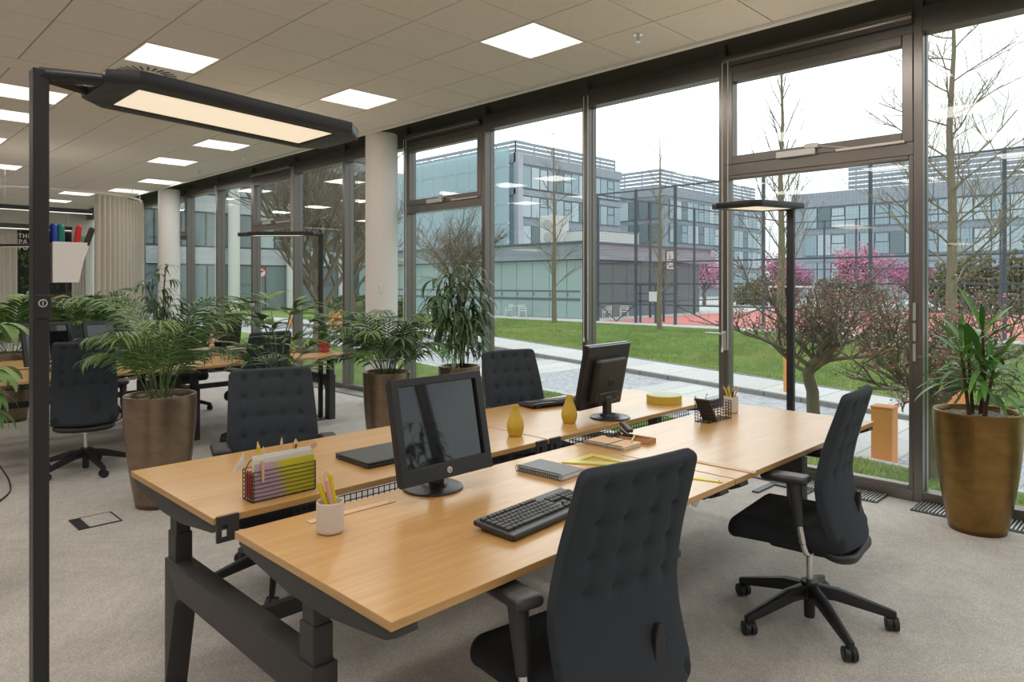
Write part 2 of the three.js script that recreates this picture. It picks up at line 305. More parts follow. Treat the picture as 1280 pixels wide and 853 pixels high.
// luminaires set into the ceiling grid
{
  const fg = merge([box(0.59, 0.02, 0.016, 0, 0, 0.287), box(0.59, 0.02, 0.016, 0, 0, -0.287), box(0.016, 0.02, 0.558, 0.287, 0, 0), box(0.016, 0.02, 0.558, -0.287, 0, 0)]);
  const dg = box(0.558, 0.008, 0.558);
  M.diffuser = std({ color: C(0.8, 0.8, 0.8), emissive: PANEL_COLOR, emissiveIntensity: 1.3, roughness: 0.6 });
  for (const key of LIGHTS.keys()) {
    const [c, r] = key.split(',').map(Number);
    const t = thing('ceiling_light', LIGHT_LABEL[key] || 'square white luminous panel set flush into the ceiling tiles', 'ceiling light', tileX(c) - 0.3, CEIL + 0.01, rowU(r) + 0.3, 0, 'square panel lights in the tiled ceiling');
    mesh('frame', fg, M.white, t); mesh('diffuser', dg, M.diffuser, t);
    const L = new THREE.RectAreaLight(PANEL_COLOR, PANEL_GLOW, 0.55, 0.55); L.rotation.x = -PI / 2; L.position.y = -0.008; t.add(L);
  }
}
// swirl air outlet, sprinklers
{
  const t = thing('air_outlet', 'square white air diffuser with radial black slots in the ceiling', 'air vent', tileX(4) - 0.3, CEIL + 0.01, rowU(6) + 0.3);
  mesh('plate', rbox(0.59, 0.016, 0.59, 0.003), M.white, t);
  for (let k = 0; k < 24; k++) { const a = k / 24 * TAU; mesh('slot', box(0.1, 0.004, 0.017, 0.19, 0, 0).rotateY(a).translate(0, -0.0095, 0), M.black, t); }
  for (const [x, u, l] of [[4.35, 3.0, 'chrome sprinkler head two tiles from the window blind'], [4.45, 9.9, 'small sprinkler head between the two round columns'], [4.55, 11.8, 'small sprinkler head closest to the column by the curtain']]) {
    const s = thing('sprinkler', l, 'sprinkler', x, CEIL, u);
    mesh('body', merge([cyl(0.035, 0.035, 0.008, 0, -0.004, 0, 16), cyl(0.012, 0.012, 0.05, 0, -0.03, 0, 10)]), M.chrome, s); mesh('deflector', cyl(0.02, 0.02, 0.004, 0, -0.058, 0, 12), M.chrome, s);
  }
  const d = thing('smoke_detector', 'small round detector on the ceiling beside the tall floor lamp arm', 'smoke detector', 0.98, CEIL, 5.35); mesh('base', cyl(0.05, 0.05, 0.015, 0, -0.0075, 0, 20), M.white, d); mesh('cap', cyl(0.035, 0.025, 0.025, 0, -0.0275, 0, 20), M.alu, d);
}
// blind cords hanging beside the mullions
for (const i of [0, 1, 3, 5, 7]) {
  const c = thing('blind_cord', ['pair of thin white blind cords by the opening window mullion at the door handle', 'pair of white blind cords hanging behind the rear desk monitor', 'thin white blind cords beside the opening window behind the bamboo palm', 'white blind cords hanging before the big bare tree', 'faint white blind cords by the far window bays'][[0, 1, 3, 5, 7].indexOf(i)], 'blind cord', FX - 0.05, 0, mull(i + 1) - 0.03);
  const g = rod(v3(0, 0.95, 0), v3(0, 3.3, 0), 0.0035, 0.0035, 6);
  mesh('cord', g, M.white, c); mesh('cord', g, M.white, c).position.z = 0.05; mesh('cord_weight', cyl(0.007, 0.009, 0.04, 0, 0.95, 0, 8), M.white, c);
}
// floor boxes
for (const [x, u, l] of [[1.27, 4.95, 'square floor outlet lid set into the carpet beside the big bronze planter']]) {
  const t = thing('floor_outlet', l, 'floor outlet', x, 0, u, 0.0);
  mesh('lid_frame', merge([box(0.24, 0.006, 0.008, 0, 0.003, 0.116), box(0.24, 0.006, 0.008, 0, 0.003, -0.116), box(0.008, 0.006, 0.24, 0.116, 0.003, 0), box(0.008, 0.006, 0.24, -0.116, 0.003, 0)]), M.blackMetal, t);
  mesh('cable_flap', box(0.05, 0.007, 0.224, -0.085, 0.0035, 0), M.black, t);
  mesh('lid', metricUV(box(0.168, 0.005, 0.222, 0.026, 0.0025, 0)), M.carpet, t);
}

// ---------------------------------------------------------------- desks
const DX0 = 0.9125, DXS = 2.515, DX1 = 4.1, DH = 0.74, DT = 0.023;
function portal(x) {                                            // welded end frame in the u-y plane, seen from its narrow side
  const a = -0.485, b = 0.485, w = 0.042, H = 0.485, r = 0.07, th = 0.1, inner = [];
  const top = H - th;
  for (let k = 0; k <= 6; k++) { const q = PI / 2 * k / 6; inner.push([a + w + r - r * Math.cos(q), top - r + r * Math.sin(q)]); }
  for (let k = 0; k <= 6; k++) { const q = PI / 2 * k / 6; inner.push([b - w - r + r * Math.sin(q), top - r + r * Math.cos(q)]); }
  const pts = [[a - w, 0], [a + w, 0], ...inner, [b + w, 0], [b - w + 2 * w, 0], [b + w, H], [a - w, H]];
  return toCreasedNormals(extrude(pts, 0.07, 0.004).rotateY(PI / 2).translate(x - 0.035, 0, 0), 0.6);
}
function bench(uc, kind) {                                       // four desktops back to back on one steel frame; uc is the middle of the gap
  const un0 = uc - 0.89, uf0 = uc + 0.08;
  const t = thing('bench_desk', kind === 0 ? 'oak four-seat bench desk carrying the yellow vases and wire baskets' : 'oak bench desk behind the planters carrying the red flowerpot', 'desk', 0, 0, uc);
  const spots = [[DX0, DXS - 0.004, un0], [DXS + 0.004, DX1, un0], [DX0, DXS - 0.004, uf0], [DXS + 0.004, DX1, uf0]];
  const legX = [DX0 + 0.045, DXS - 0.08, DXS + 0.08, DX1 - 0.045], legs = legX.map(x => mesh('leg_frame', portal(x), M.deskMetal, t));
  spots.forEach(([x0, x1, u0], i) => {
    const L = x1 - x0, near = i < 2, cx = (x0 + x1) / 2, cz = -(u0 + 0.405 - uc), at = g => g.translate(cx, 0, cz);
    const top = metricUV(rbox(L, DT, 0.81, 0.0022, 0, DH - DT / 2, 0, 2), 0.62);
    const p = top.attributes.uv; for (let k = 0; k < p.count; k++) p.setXY(k, p.getX(k) + i * 0.37 + kind * 0.21, p.getY(k) + i * 0.29);
    const d = mesh('desktop', at(top), M.wood, t);
    for (const e of [-1, 1]) {
      const q = (i % 2) * 2 + (e > 0 ? 1 : 0), lx = legX[q];
      mesh('support_beam', toCreasedNormals(extrude([[-0.395, 0.717], [-0.4, 0.70], [-0.36, 0.682], [-0.09, 0.648], [0.09, 0.648], [0.36, 0.682], [0.4, 0.70], [0.395, 0.717]], 0.06, 0.003).rotateY(PI / 2).translate(lx - 0.03, 0, cz), 0.5), M.deskMetal, t);
      mesh('lifting_column', merge([rbox(0.05, 0.17, 0.062, 0.004, lx, 0.57, cz), rbox(0.06, 0.125, 0.074, 0.004, lx, 0.53, cz)]), M.deskMetal, legs[q]);
    }
    for (const z of [-0.06, 0.06]) mesh('long_rail', box(L - 0.2, 0.035, 0.03, cx, 0.695, cz + z), M.deskMetal, t);
    if (!near) for (const e of [-1, 1]) mesh('edge_clip', at(extrude([[-0.035, 0.66], [0.035, 0.66], [0.035, 0.742], [-0.035, 0.742]], 0.012, 0.001, [[[-0.022, 0.672], [0.0, 0.672], [0.0, 0.715], [-0.022, 0.715]]]).translate(e * (L / 2 - 0.045), 0, 0.403)), M.deskMetal, d);
    else {
      mesh('height_control', at(rbox(0.1, 0.022, 0.05, 0.004, i % 2 ? -L / 2 + 0.1 : L / 2 - 0.13, 0.703, 0.35)), M.blackMetal, d);
      mesh('control_paddle', at(extrude([[-0.03, 0], [0.03, 0], [0.02, -0.02], [0, -0.03], [-0.02, -0.02]], 0.006, 0.001).translate(i % 2 ? L / 2 - 0.16 : L / 2 - 0.24, 0.712, 0.37)), M.alu, d);
    }
  });
  mesh('cross_rail', box(DX1 - DX0 - 0.2, 0.05, 0.03, (DX0 + DX1) / 2, 0.44, 0.05), M.deskMetal, t);
  for (const [a, b] of [[DX0 + 0.28, DXS - 0.16], [DXS + 0.16, DX1 - 0.28]]) {     // wire cable tray in the gap
    const g = [];
    for (let x = a; x <= b; x += 0.05) { g.push(box(0.004, 0.004, 0.15, x, 0.575, 0), box(0.004, 0.105, 0.004, x, 0.6275, 0.075), box(0.004, 0.105, 0.004, x, 0.6275, -0.075)); }
    for (const z of [-0.075, -0.025, 0.025, 0.075]) g.push(box(b - a, 0.004, 0.004, (a + b) / 2, 0.575, z));
    for (const y of [0.61, 0.645, 0.68]) for (const z of [-0.075, 0.075]) g.push(box(b - a, 0.004, 0.004, (a + b) / 2, y, z));
    for (let x = a; x <= b; x += 0.025) g.push(box(0.003, 0.1, 0.003, x, 0.665, -0.078)); for (const y of [0.69, 0.7125]) g.push(box(b - a, 0.003, 0.003, (a + b) / 2, y, -0.078));
    const c = mesh('cable_tray', merge(g), M.black, t);
    reseed(50 + Math.round(a * 10) + kind);
    for (let k = 0; k < 5; k++) { const pts = []; for (let q = 0; q <= 6; q++) pts.push(v3(lerp(a + 0.1, b - 0.1, q / 6), 0.59 + rr(0, 0.035), rr(-0.05, 0.05))); mesh('cable', tube(pts, 0.005, 40, 5), M.plastic, c); }
    mesh('power_strip', rbox(0.45, 0.04, 0.055, 0.006, a + 0.45, 0.602, 0.0), M.blackMetal, c);
  }
}
bench(2.175, 0);
bench(7.34, 1);

// ---------------------------------------------------------------- swivel chairs
function backGeometry() {
  const rows = 110, N = 208, L = 0.66, pos = [], uv = [], idx = [];
  const prof = new THREE.CatmullRomCurve3([v3(0.205, 0.385, 0), v3(0.172, 0.47, 0), v3(0.132, 0.60, 0), v3(0.125, 0.68, 0), v3(0.15, 0.82, 0), v3(0.188, 0.95, 0), v3(0.215, 1.045, 0)]);
  const cols = [-0.64, -0.215, 0.215, 0.64], drop = [0.05, 0.145, 0.24, 0.335];
  for (let i = 0; i <= rows; i++) {
    const v = 1 - Math.pow(1 - i / rows, 1.0), p = prof.getPointAt(v), tg = prof.getTangentAt(v), e = (1 - v) * L, b = v * L;
    let hw = lerp(0.222, 0.228, Math.min(1, v / 0.4)); if (v > 0.4) hw = lerp(0.228, 0.207, (v - 0.4) / 0.6);
    const r = 0.035; if (e < r) hw -= r - Math.sqrt(r * r - (r - e) ** 2); const rb = 0.09; if (b < rb) hw -= (rb - Math.sqrt(rb * rb - (rb - b) ** 2)) * 0.9;
    let T = lerp(0.062, 0.046, v); const re = 0.018; if (e < re) T *= Math.sqrt(Math.max(0, 1 - ((re - e) / re) ** 2)); if (b < re) T *= Math.sqrt(Math.max(0, 1 - ((re - b) / re) ** 2));
    for (let j = 0; j < N; j++) {
      const a = j / N * TAU, ca = Math.cos(a), sa = Math.sin(a);
      const s = Math.sign(ca) * Math.pow(Math.abs(ca), 0.55) , q = Math.sign(sa) * Math.pow(Math.abs(sa), 0.28);
      let d = 0; const x = s * hw;
      let inside = 0;
      for (const c of cols) { const cx = c * hw; for (const dr of drop) { const rr2 = ((x - cx) ** 2 + (e - dr) ** 2); d -= 0.008 * Math.exp(-rr2 / (0.010 ** 2)) + 0.007 * Math.exp(-rr2 / (0.026 ** 2)); }
        const span = THREE.MathUtils.smoothstep(e, 0.0, 0.05) * (1 - THREE.MathUtils.smoothstep(e, 0.335, 0.40)); d -= 0.0042 * span * Math.exp(-((x - cx) ** 2) / (0.014 ** 2)); }
      const curve = 0.03 * (s * s) * lerp(1, 0.5, v);                // wraps slightly round the sitter
      const th = (T / 2 + d * Math.min(1, Math.abs(q) * 1.0) * (T > 0.03 ? 1 : 0)) * q;
      pos.push(x, p.y - th * tg.x, p.x + th * tg.y - curve);
      uv.push(x, p.y);
    }
  }
  for (let i = 0; i < rows; i++) for (let j = 0; j < N; j++) { const a = i * N + j, b = i * N + (j + 1) % N; idx.push(a, a + N, b, b, a + N, b + N); }
  const g = new THREE.BufferGeometry(); g.setAttribute('position', new THREE.BufferAttribute(new Float32Array(pos), 3)); g.setAttribute('uv', new THREE.BufferAttribute(new Float32Array(uv), 2)); g.setIndex(idx); g.computeVertexNormals(); return g;
}
function seatGeometry() {
  const g = new RoundedBoxGeometry(0.49, 0.1, 0.48, 8, 0.048), p = g.attributes.position;
  for (let i = 0; i < p.count; i++) {
    let x = p.getX(i), y = p.getY(i), z = p.getZ(i);
    const f = -z / 0.24; x *= 1 - 0.10 * Math.max(0, -f) - 0.04 * Math.max(0, f) ** 3; if (f > 0.5) y -= 0.03 * ((f - 0.5) / 0.5) ** 2;
    y += 0.008 * (x / 0.245) ** 2; z -= (1 - (x / 0.245) ** 2) * 0.02 * Math.max(0, f);
    p.setXYZ(i, x, y + 0.428, z - 0.045);
  }
  g.computeVertexNormals(); return metricUV(g, 1);
}
function armUpright(s) { return merge([rod(v3(s * 0.262, 0.675, 0.02), v3(s * 0.262, 0.5, 0.03), 0.026, 0.02, 14).scale(1, 1, 1)]); }
function makeChair(label) {
  const t = thing('office_chair', label, 'chair', 0, 0, 0, 0, 'black tufted swivel chairs');
  mesh('seat', seatGeometry(), M.seatFabric, t);
  const back = mesh('backrest', backGeometry(), M.fabric, t);
  mesh('lumbar_lever', extrude([[-0.016, 0.03], [0.016, 0.03], [0.013, -0.03], [0.004, -0.062], [-0.004, -0.062], [-0.013, -0.03]].map(p => [p[0], -p[1]]), 0.012, 0.004).translate(0.075, 0.525, 0.176), M.black, back);
  mesh('mechanism', merge([rbox(0.2, 0.07, 0.3, 0.02, 0, 0.36, 0.0), rbox(0.36, 0.035, 0.05, 0.015, 0, 0.385, 0.12)]), M.black, t);
  mesh('back_bracket', merge([tube([v3(-0.175, 0.395, 0.08), v3(-0.19, 0.375, 0.16), v3(-0.14, 0.365, 0.2), v3(0, 0.362, 0.205), v3(0.14, 0.365, 0.2), v3(0.19, 0.375, 0.16), v3(0.175, 0.395, 0.08)], 0.02, 40, 10), rbox(0.12, 0.04, 0.14, 0.015, 0, 0.36, 0.13)]), M.black, t);
  for (const s of [-1, 1]) {
    const arm = mesh('armrest', rbox(0.088, 0.034, 0.19, 0.0168, s * 0.262, 0.69, -0.02, 6), M.plastic, t);
    mesh('arm_post', merge([rod(v3(s * 0.262, 0.5, 0.035), v3(s * 0.262, 0.68, 0.01), 0.02, 0.029, 14)]), M.plastic, arm);
    mesh('chrome_bracket', merge([rod(v3(s * 0.262, 0.43, 0.05), v3(s * 0.262, 0.52, 0.033), 0.015, 0.016, 12), tube([v3(s * 0.262, 0.43, 0.05), v3(s * 0.25, 0.39, 0.06), v3(s * 0.19, 0.375, 0.06)], 0.013, 10, 8)]), M.chrome, arm);
  }
  mesh('gas_lift', merge([cyl(0.014, 0.014, 0.2, 0, 0.26, 0, 16)]), M.chrome, t);
  mesh('hub', merge([cyl(0.036, 0.042, 0.07, 0, 0.145, 0, 24), cyl(0.026, 0.022, 0.1, 0, 0.07, 0, 20)]), M.black, t);
  for (let k = 0; k < 5; k++) {
    const a = k / 5 * TAU + 0.11, sh = [[0.02, 0.165], [0.12, 0.152], [0.315, 0.088], [0.342, 0.078], [0.342, 0.058], [0.305, 0.064], [0.1, 0.112], [0.02, 0.115]];
    const lg = toCreasedNormals(extrude(sh, 0.026, 0.005).translate(0, 0, -0.013), 0.6), p = lg.attributes.position;
    for (let i = 0; i < p.count; i++) p.setZ(i, p.getZ(i) * lerp(1.25, 0.7, p.getX(i) / 0.33));
    const leg = mesh('base_leg', lg.rotateY(a), M.black, t);
    const cx = Math.cos(a) * 0.33, cz = -Math.sin(a) * 0.33, b = a + 1.1 + k * 1.7;
    const wheel = s => merge([cyl(0.029, 0.029, 0.02, 0, 0, 0, 22), cyl(0.016, 0.016, 0.026, 0, 0, 0, 14)]).rotateX(PI / 2).translate(0, 0, s * 0.014);
    mesh('caster', merge([merge([wheel(-1), wheel(1), rbox(0.036, 0.026, 0.03, 0.008, 0, 0.012, 0), cyl(0.008, 0.008, 0.045, 0.0, 0.035, 0, 10)]).rotateY(b)]).translate(cx, 0.029, cz), M.black, leg);
  }
  return t;
}
const chair0 = makeChair('black tufted swivel chair pulled up to the desk with the near keyboard');
chair0.position.set(1.545, 0, -1.225); chair0.rotation.y = -0.16;
copyOf(chair0, 'black tufted swivel chair beside the desk end facing the wire letter basket', 3.12, 0, 1.245, 0.1);
copyOf(chair0, 'black tufted chair behind the desk with the wire file basket', 1.66, 0, 3.32, PI - 0.32);
copyOf(chair0, 'black tufted chair behind the desk with the yellow vases and far keyboard', 3.28, 0, 3.14, PI - 0.19);
copyOf(chair0, 'black swivel chair seen from behind beside the bronze planter on the aisle', 1.56, 0, 6.35, -0.3);
copyOf(chair0, 'black chair half hidden by the palm in front of the red flowerpot desk', 3.03, 0, 6.38, 0.05);
copyOf(chair0, 'black chair on the far side of the two bluish screens', 2.2, 0, 8.55, PI);
copyOf(chair0, 'black chair on the far side of the monitor with the wooden mannequin', 3.05, 0, 8.5, PI);

// ---------------------------------------------------------------- monitors, keyboards, laptop
function makeMonitor(label, group) {
  const t = thing('monitor', label, 'monitor', 0, 0, 0, 0, 'square office monitors');
  const W = 0.415, H = 0.36;
  const tilt = g => g.rotateX(-0.2).translate(0, 0.062, 0.098);
  const body = mesh('housing', tilt(merge([extrude([[-W / 2, 0], [W / 2, 0], [W / 2, H], [-W / 2, H]], 0.016, 0.003, [[[-0.182, 0.05], [0.182, 0.05], [0.182, 0.338], [-0.182, 0.338]]]).translate(0, 0, -0.016), rbox(W, H, 0.02, 0.006, 0, H / 2, -0.026), rbox(0.29, 0.25, 0.05, 0.022, 0, 0.165, -0.048, 4), rbox(0.2, 0.06, 0.062, 0.01, 0, 0.07, -0.045)])), M.monitor, t);
  mesh('screen', tilt(box(0.366, 0.29, 0.004, 0, 0.194, -0.012)), M.screen, body);
  const lg = [new THREE.TorusGeometry(0.0095, 0.0016, 8, 24).translate(0, 0.024, 0.0035), extrude([[-0.005, 0.002], [0.004, 0.0065], [0.006, 0.004], [-0.0035, -0.006]], 0.001).translate(0, 0.024, 0.003)];
  mesh('logo_badge', tilt(merge(lg)), M.white, body);
  mesh('rear_badge', tilt(new THREE.TorusGeometry(0.02, 0.004, 8, 24).translate(0.0, 0.15, -0.073)), M.black, body);
  mesh('stand', merge([rbox(0.06, 0.11, 0.03, 0.01, 0, 0.065, 0.02), cyl(0.042, 0.055, 0.014, 0, 0.016, 0.01, 28), rod(v3(0, 0.1, 0.02), v3(0, 0.12, 0.07), 0.018)]), M.monitor, t);
  mesh('foot', merge([lathe([[0.0001, 0], [0.108, 0], [0.112, 0.004], [0.108, 0.009], [0.05, 0.013], [0.0001, 0.014]], 56)]), M.monitor, t);
  return t;
}
const mon0 = makeMonitor('black monitor with glossy reflecting screen facing the near keyboard');
mon0.position.set(1.62, DH, -2.02);
copyOf(mon0, 'black monitor seen from behind beside the round yellow box', 3.165, DH, 2.37, PI + 0.06);
copyOf(mon0, 'black monitor seen from behind next to the wooden mannequin', 3.22, DH, 7.66, PI);
copyOf(mon0, 'bluish screen beside its twin behind the aisle chair, closer to the lamp post', 1.43, DH, 7.1, 0.36);
copyOf(mon0, 'bluish screen beside its twin behind the aisle chair, closer to the planter', 1.87, DH, 7.0, 0.3);

function makeKeyboard(label) {
  const t = thing('keyboard', label, 'keyboard', 0, 0, 0, 0, 'black desktop keyboards');
  const W = 0.45, D = 0.165;
  const slope = g => g.rotateX(0.07).translate(0, 0.017, 0);
  mesh('case', slope(merge([rbox(W, 0.018, D, 0.006, 0, 0, 0)])), M.plastic, t);
  for (const s of [-1, 1]) mesh('foot', rbox(0.03, 0.016, 0.012, 0.003, s * 0.18, 0.008, -0.07), M.plastic, t);
  M.key = M.key || std({ color: C(0.055, 0.056, 0.06), roughness: 0.5 });
  const P = 0.019, cache = {};
  const key = (x, z, w = 1, d = 1) => { const id = w + '_' + d; cache[id] = cache[id] || new RoundedBoxGeometry(P * w - 0.0032, 0.009, P * d - 0.0032, 1, 0.0018).rotateX(0.07); const m = mesh('key', cache[id], M.key, t); m.position.set(x, 0.0285 - z * Math.tan(0.07), z); };
  const x0 = -0.213, z0 = -0.058;
  for (let k = 0; k < 13; k++) key(x0 + P * (k + 0.5 + (k > 0 ? 0.7 : 0) + (k > 4 ? 0.3 : 0) + (k > 8 ? 0.3 : 0)) * (15 / 15.6), z0);
  const rows = [[1, 1, 1, 1, 1, 1, 1, 1, 1, 1, 1, 1, 1, 2], [1.5, 1, 1, 1, 1, 1, 1, 1, 1, 1, 1, 1, 1, 1.5], [1.75, 1, 1, 1, 1, 1, 1, 1, 1, 1, 1, 1, 2.25], [2.25, 1, 1, 1, 1, 1, 1, 1, 1, 1, 1, 2.75], [1.5, 1.25, 1.25, 5.75, 1.25, 1.25, 1.25, 1.5]];
  rows.forEach((row, r) => { let x = x0; for (const w of row) { key(x + P * w / 2, z0 + P * (r + 1.25), w); x += P * w; } });
  const xn = x0 + P * 15.3; for (const r of [0, 1]) for (let k = 0; k < 3; k++) key(xn + P * (k + 0.5), z0 + P * (r + 1.25));
  key(xn + P * 1.5, z0 + P * 4.25); for (let k = 0; k < 3; k++) key(xn + P * (k + 0.5), z0 + P * 5.25);
  const xp = xn + P * 3.3; for (let r = 0; r < 5; r++) for (let k = 0; k < 4; k++) key(xp + P * (k + 0.5), z0 + P * (r + 1.25));
  return t;
}
const kb0 = makeKeyboard('black keyboard in front of the black-screened monitor'); kb0.position.set(1.66, DH, -1.525); kb0.rotation.y = 0.08;
copyOf(kb0, 'black keyboard behind the second yellow vase', 3.28, DH, 2.88, PI - 0.2);
{
  const t = thing('laptop', 'closed black laptop lying on the oak desk behind the monitor', 'laptop', 1.775, DH, 2.53, 0.0);
  mesh('base', rbox(0.36, 0.014, 0.25, 0.004, 0, 0.009, 0), M.monitor, t);
  mesh('lid', rbox(0.362, 0.009, 0.252, 0.004, 0, 0.0215, 0), std({ color: C(0.035, 0.037, 0.04), roughness: 0.3 }), t);
  mesh('latch', box(0.07, 0.004, 0.003, 0.01, 0.0165, 0.1265), M.black, t);
  const t2 = thing('laptop', 'closed dark laptop beside the wooden mannequin on the far desk', 'laptop', 3.3, DH, 7.42, 0.1);
  mesh('base', rbox(0.3, 0.014, 0.21, 0.004, 0, 0.009, 0), M.monitor, t2); mesh('lid', rbox(0.302, 0.009, 0.212, 0.004, 0, 0.021, 0), M.plastic, t2);
}

// ---------------------------------------------------------------- small things on the desks
function pencilGeo(L, r = 0.0042) { return merge([new THREE.CylinderGeometry(r, r, L, 6).translate(0, L / 2, 0)]); }
function pencil(label, group, base, top, mat, L = 0.15, r = 0.0042, name = 'pencil') {     // stands from base towards top, point up
  const t = thing(name, label, 'pencil', base[0], base[1], base[2], 0, group);
  t.quaternion.setFromUnitVectors(v3(0, 1, 0), v3(top[0] - base[0], top[1] - base[1], -(top[2] - base[2])).normalize());
  mesh('shaft', pencilGeo(L - 0.02, r), mat, t);
  mesh('sharpened_tip', new THREE.CylinderGeometry(r * 0.35, r, 0.016, 8).translate(0, L - 0.012, 0), M.tan, t);
  mesh('lead', new THREE.ConeGeometry(r * 0.36, 0.005, 6).translate(0, L - 0.0015, 0), mat, t);
  return t;
}
function cup(label, x, u) {
  const t = thing('pencil_cup', label, 'cup', x, DH, u, 0, 'pale ceramic pencil cups');
  mesh('cup_body', lathe([[0.0001, 0.0], [0.032, 0.0], [0.038, 0.003], [0.041, 0.012], [0.041, 0.092], [0.0395, 0.0945], [0.037, 0.093], [0.037, 0.012], [0.033, 0.006], [0.0001, 0.006]], 48), M.ceramic, t);
}
cup('pale cup with three thick yellow and pink pencils on the near desk', 1.115, 1.885);
cup('pale cup of many pencils beside the black wire letter basket', 3.79, 1.965);
M.yPencil = std({ color: C(0.72, 0.6, 0.02), roughness: 0.45 }); M.pPencil = std({ color: C(0.72, 0.42, 0.3), roughness: 0.5 }); M.oPencil = std({ color: C(0.55, 0.28, 0.1), roughness: 0.5 }); M.dPencil = std({ color: C(0.06, 0.02, 0.02), roughness: 0.5 });
{
  const x = 1.115, u = 1.885, y = DH + 0.007, g = 'thick pencils in the near cup';
  pencil('thick bright yellow pencil leaning in the near pale cup', g, [x + 0.01, y, u - 0.012], [x - 0.03, y + 0.14, u + 0.012], M.yPencil, 0.172, 0.0075);
  pencil('thick pink pencil between the yellow ones in the near pale cup', g, [x + 0.012, y, u - 0.018], [x - 0.012, y + 0.145, u - 0.002], M.pPencil, 0.175, 0.0075);
  pencil('thick bright yellow pencil leaning in the near pale cup', g, [x + 0.022, y, u - 0.006], [x + 0.003, y + 0.15, u + 0.004], M.yPencil, 0.188, 0.0085);
  pencil('thick bright yellow pencil leaning in the near pale cup', g, [x + 0.02, y, u + 0.012], [x - 0.004, y + 0.15, u + 0.016], M.yPencil, 0.185, 0.007);
  const x2 = 3.79, u2 = 1.965, g2 = 'pencils in the cup by the letter basket', mats = [M.dPencil, M.yPencil, M.yPencil, M.yPencil, M.oPencil, M.dPencil, M.yPencil, M.pPencil];
  reseed(5);
  mats.forEach((m, k) => { const a = k / mats.length * TAU, s = 0.024; pencil(m === M.yPencil ? 'yellow pencil in the cup by the letter basket' : m === M.dPencil ? 'dark pencil in the cup by the letter basket' : m === M.oPencil ? 'orange-brown pencil in the cup by the letter basket' : 'pink pencil in the cup by the letter basket', g2, [x2 - Math.cos(a) * s * 0.6, DH + 0.007, u2 - Math.sin(a) * s * 0.6], [x2 + Math.cos(a) * s * 1.9, DH + 0.155, u2 + Math.sin(a) * s * 1.9], m, 0.155 + rr(-0.01, 0.012)); });
}
// wire file basket with folders, pencils, clothes pin
function wireBasket(t, w, h, d, nx, ny, nz, bare) {
  const r = 0.0016, ring = y => tube([v3(-w / 2, y, -d / 2), v3(w / 2, y, -d / 2), v3(w / 2, y, d / 2), v3(-w / 2, y, d / 2)].flatMap((p, i, A) => { const q = A[(i + 1) % 4]; return [0.04, 0.5, 0.96].map(k => p.clone().lerp(q, k)); }), r, 80, 6, true);
  for (let k = 0; k <= ny; k++) mesh('wire_ring', ring(0.003 + (h - 0.004) * k / ny), M.black, t);
  for (let k = 0; k <= nz; k++) for (const s of [-1, 1]) mesh('wire_post', rod(v3(s * w / 2, 0.002, lerp(-d / 2 + 0.004, d / 2 - 0.004, k / nz)), v3(s * w / 2, h, lerp(-d / 2 + 0.004, d / 2 - 0.004, k / nz)), r, r, 5), M.black, t);
  for (let k = 0; k <= nx; k++) { const x = lerp(-w / 2 + 0.004, w / 2 - 0.004, k / nx); for (const s of bare ? [-1, 1] : [1]) if (!bare && k > 0 && k < nx) continue; else mesh('wire_post', rod(v3(x, 0.002, s * d / 2), v3(x, h, s * d / 2), r, r, 5), M.black, t); mesh('wire_bottom', rod(v3(x, 0.002, -d / 2), v3(x, 0.002, d / 2), r, r, 5), M.black, t); }
}
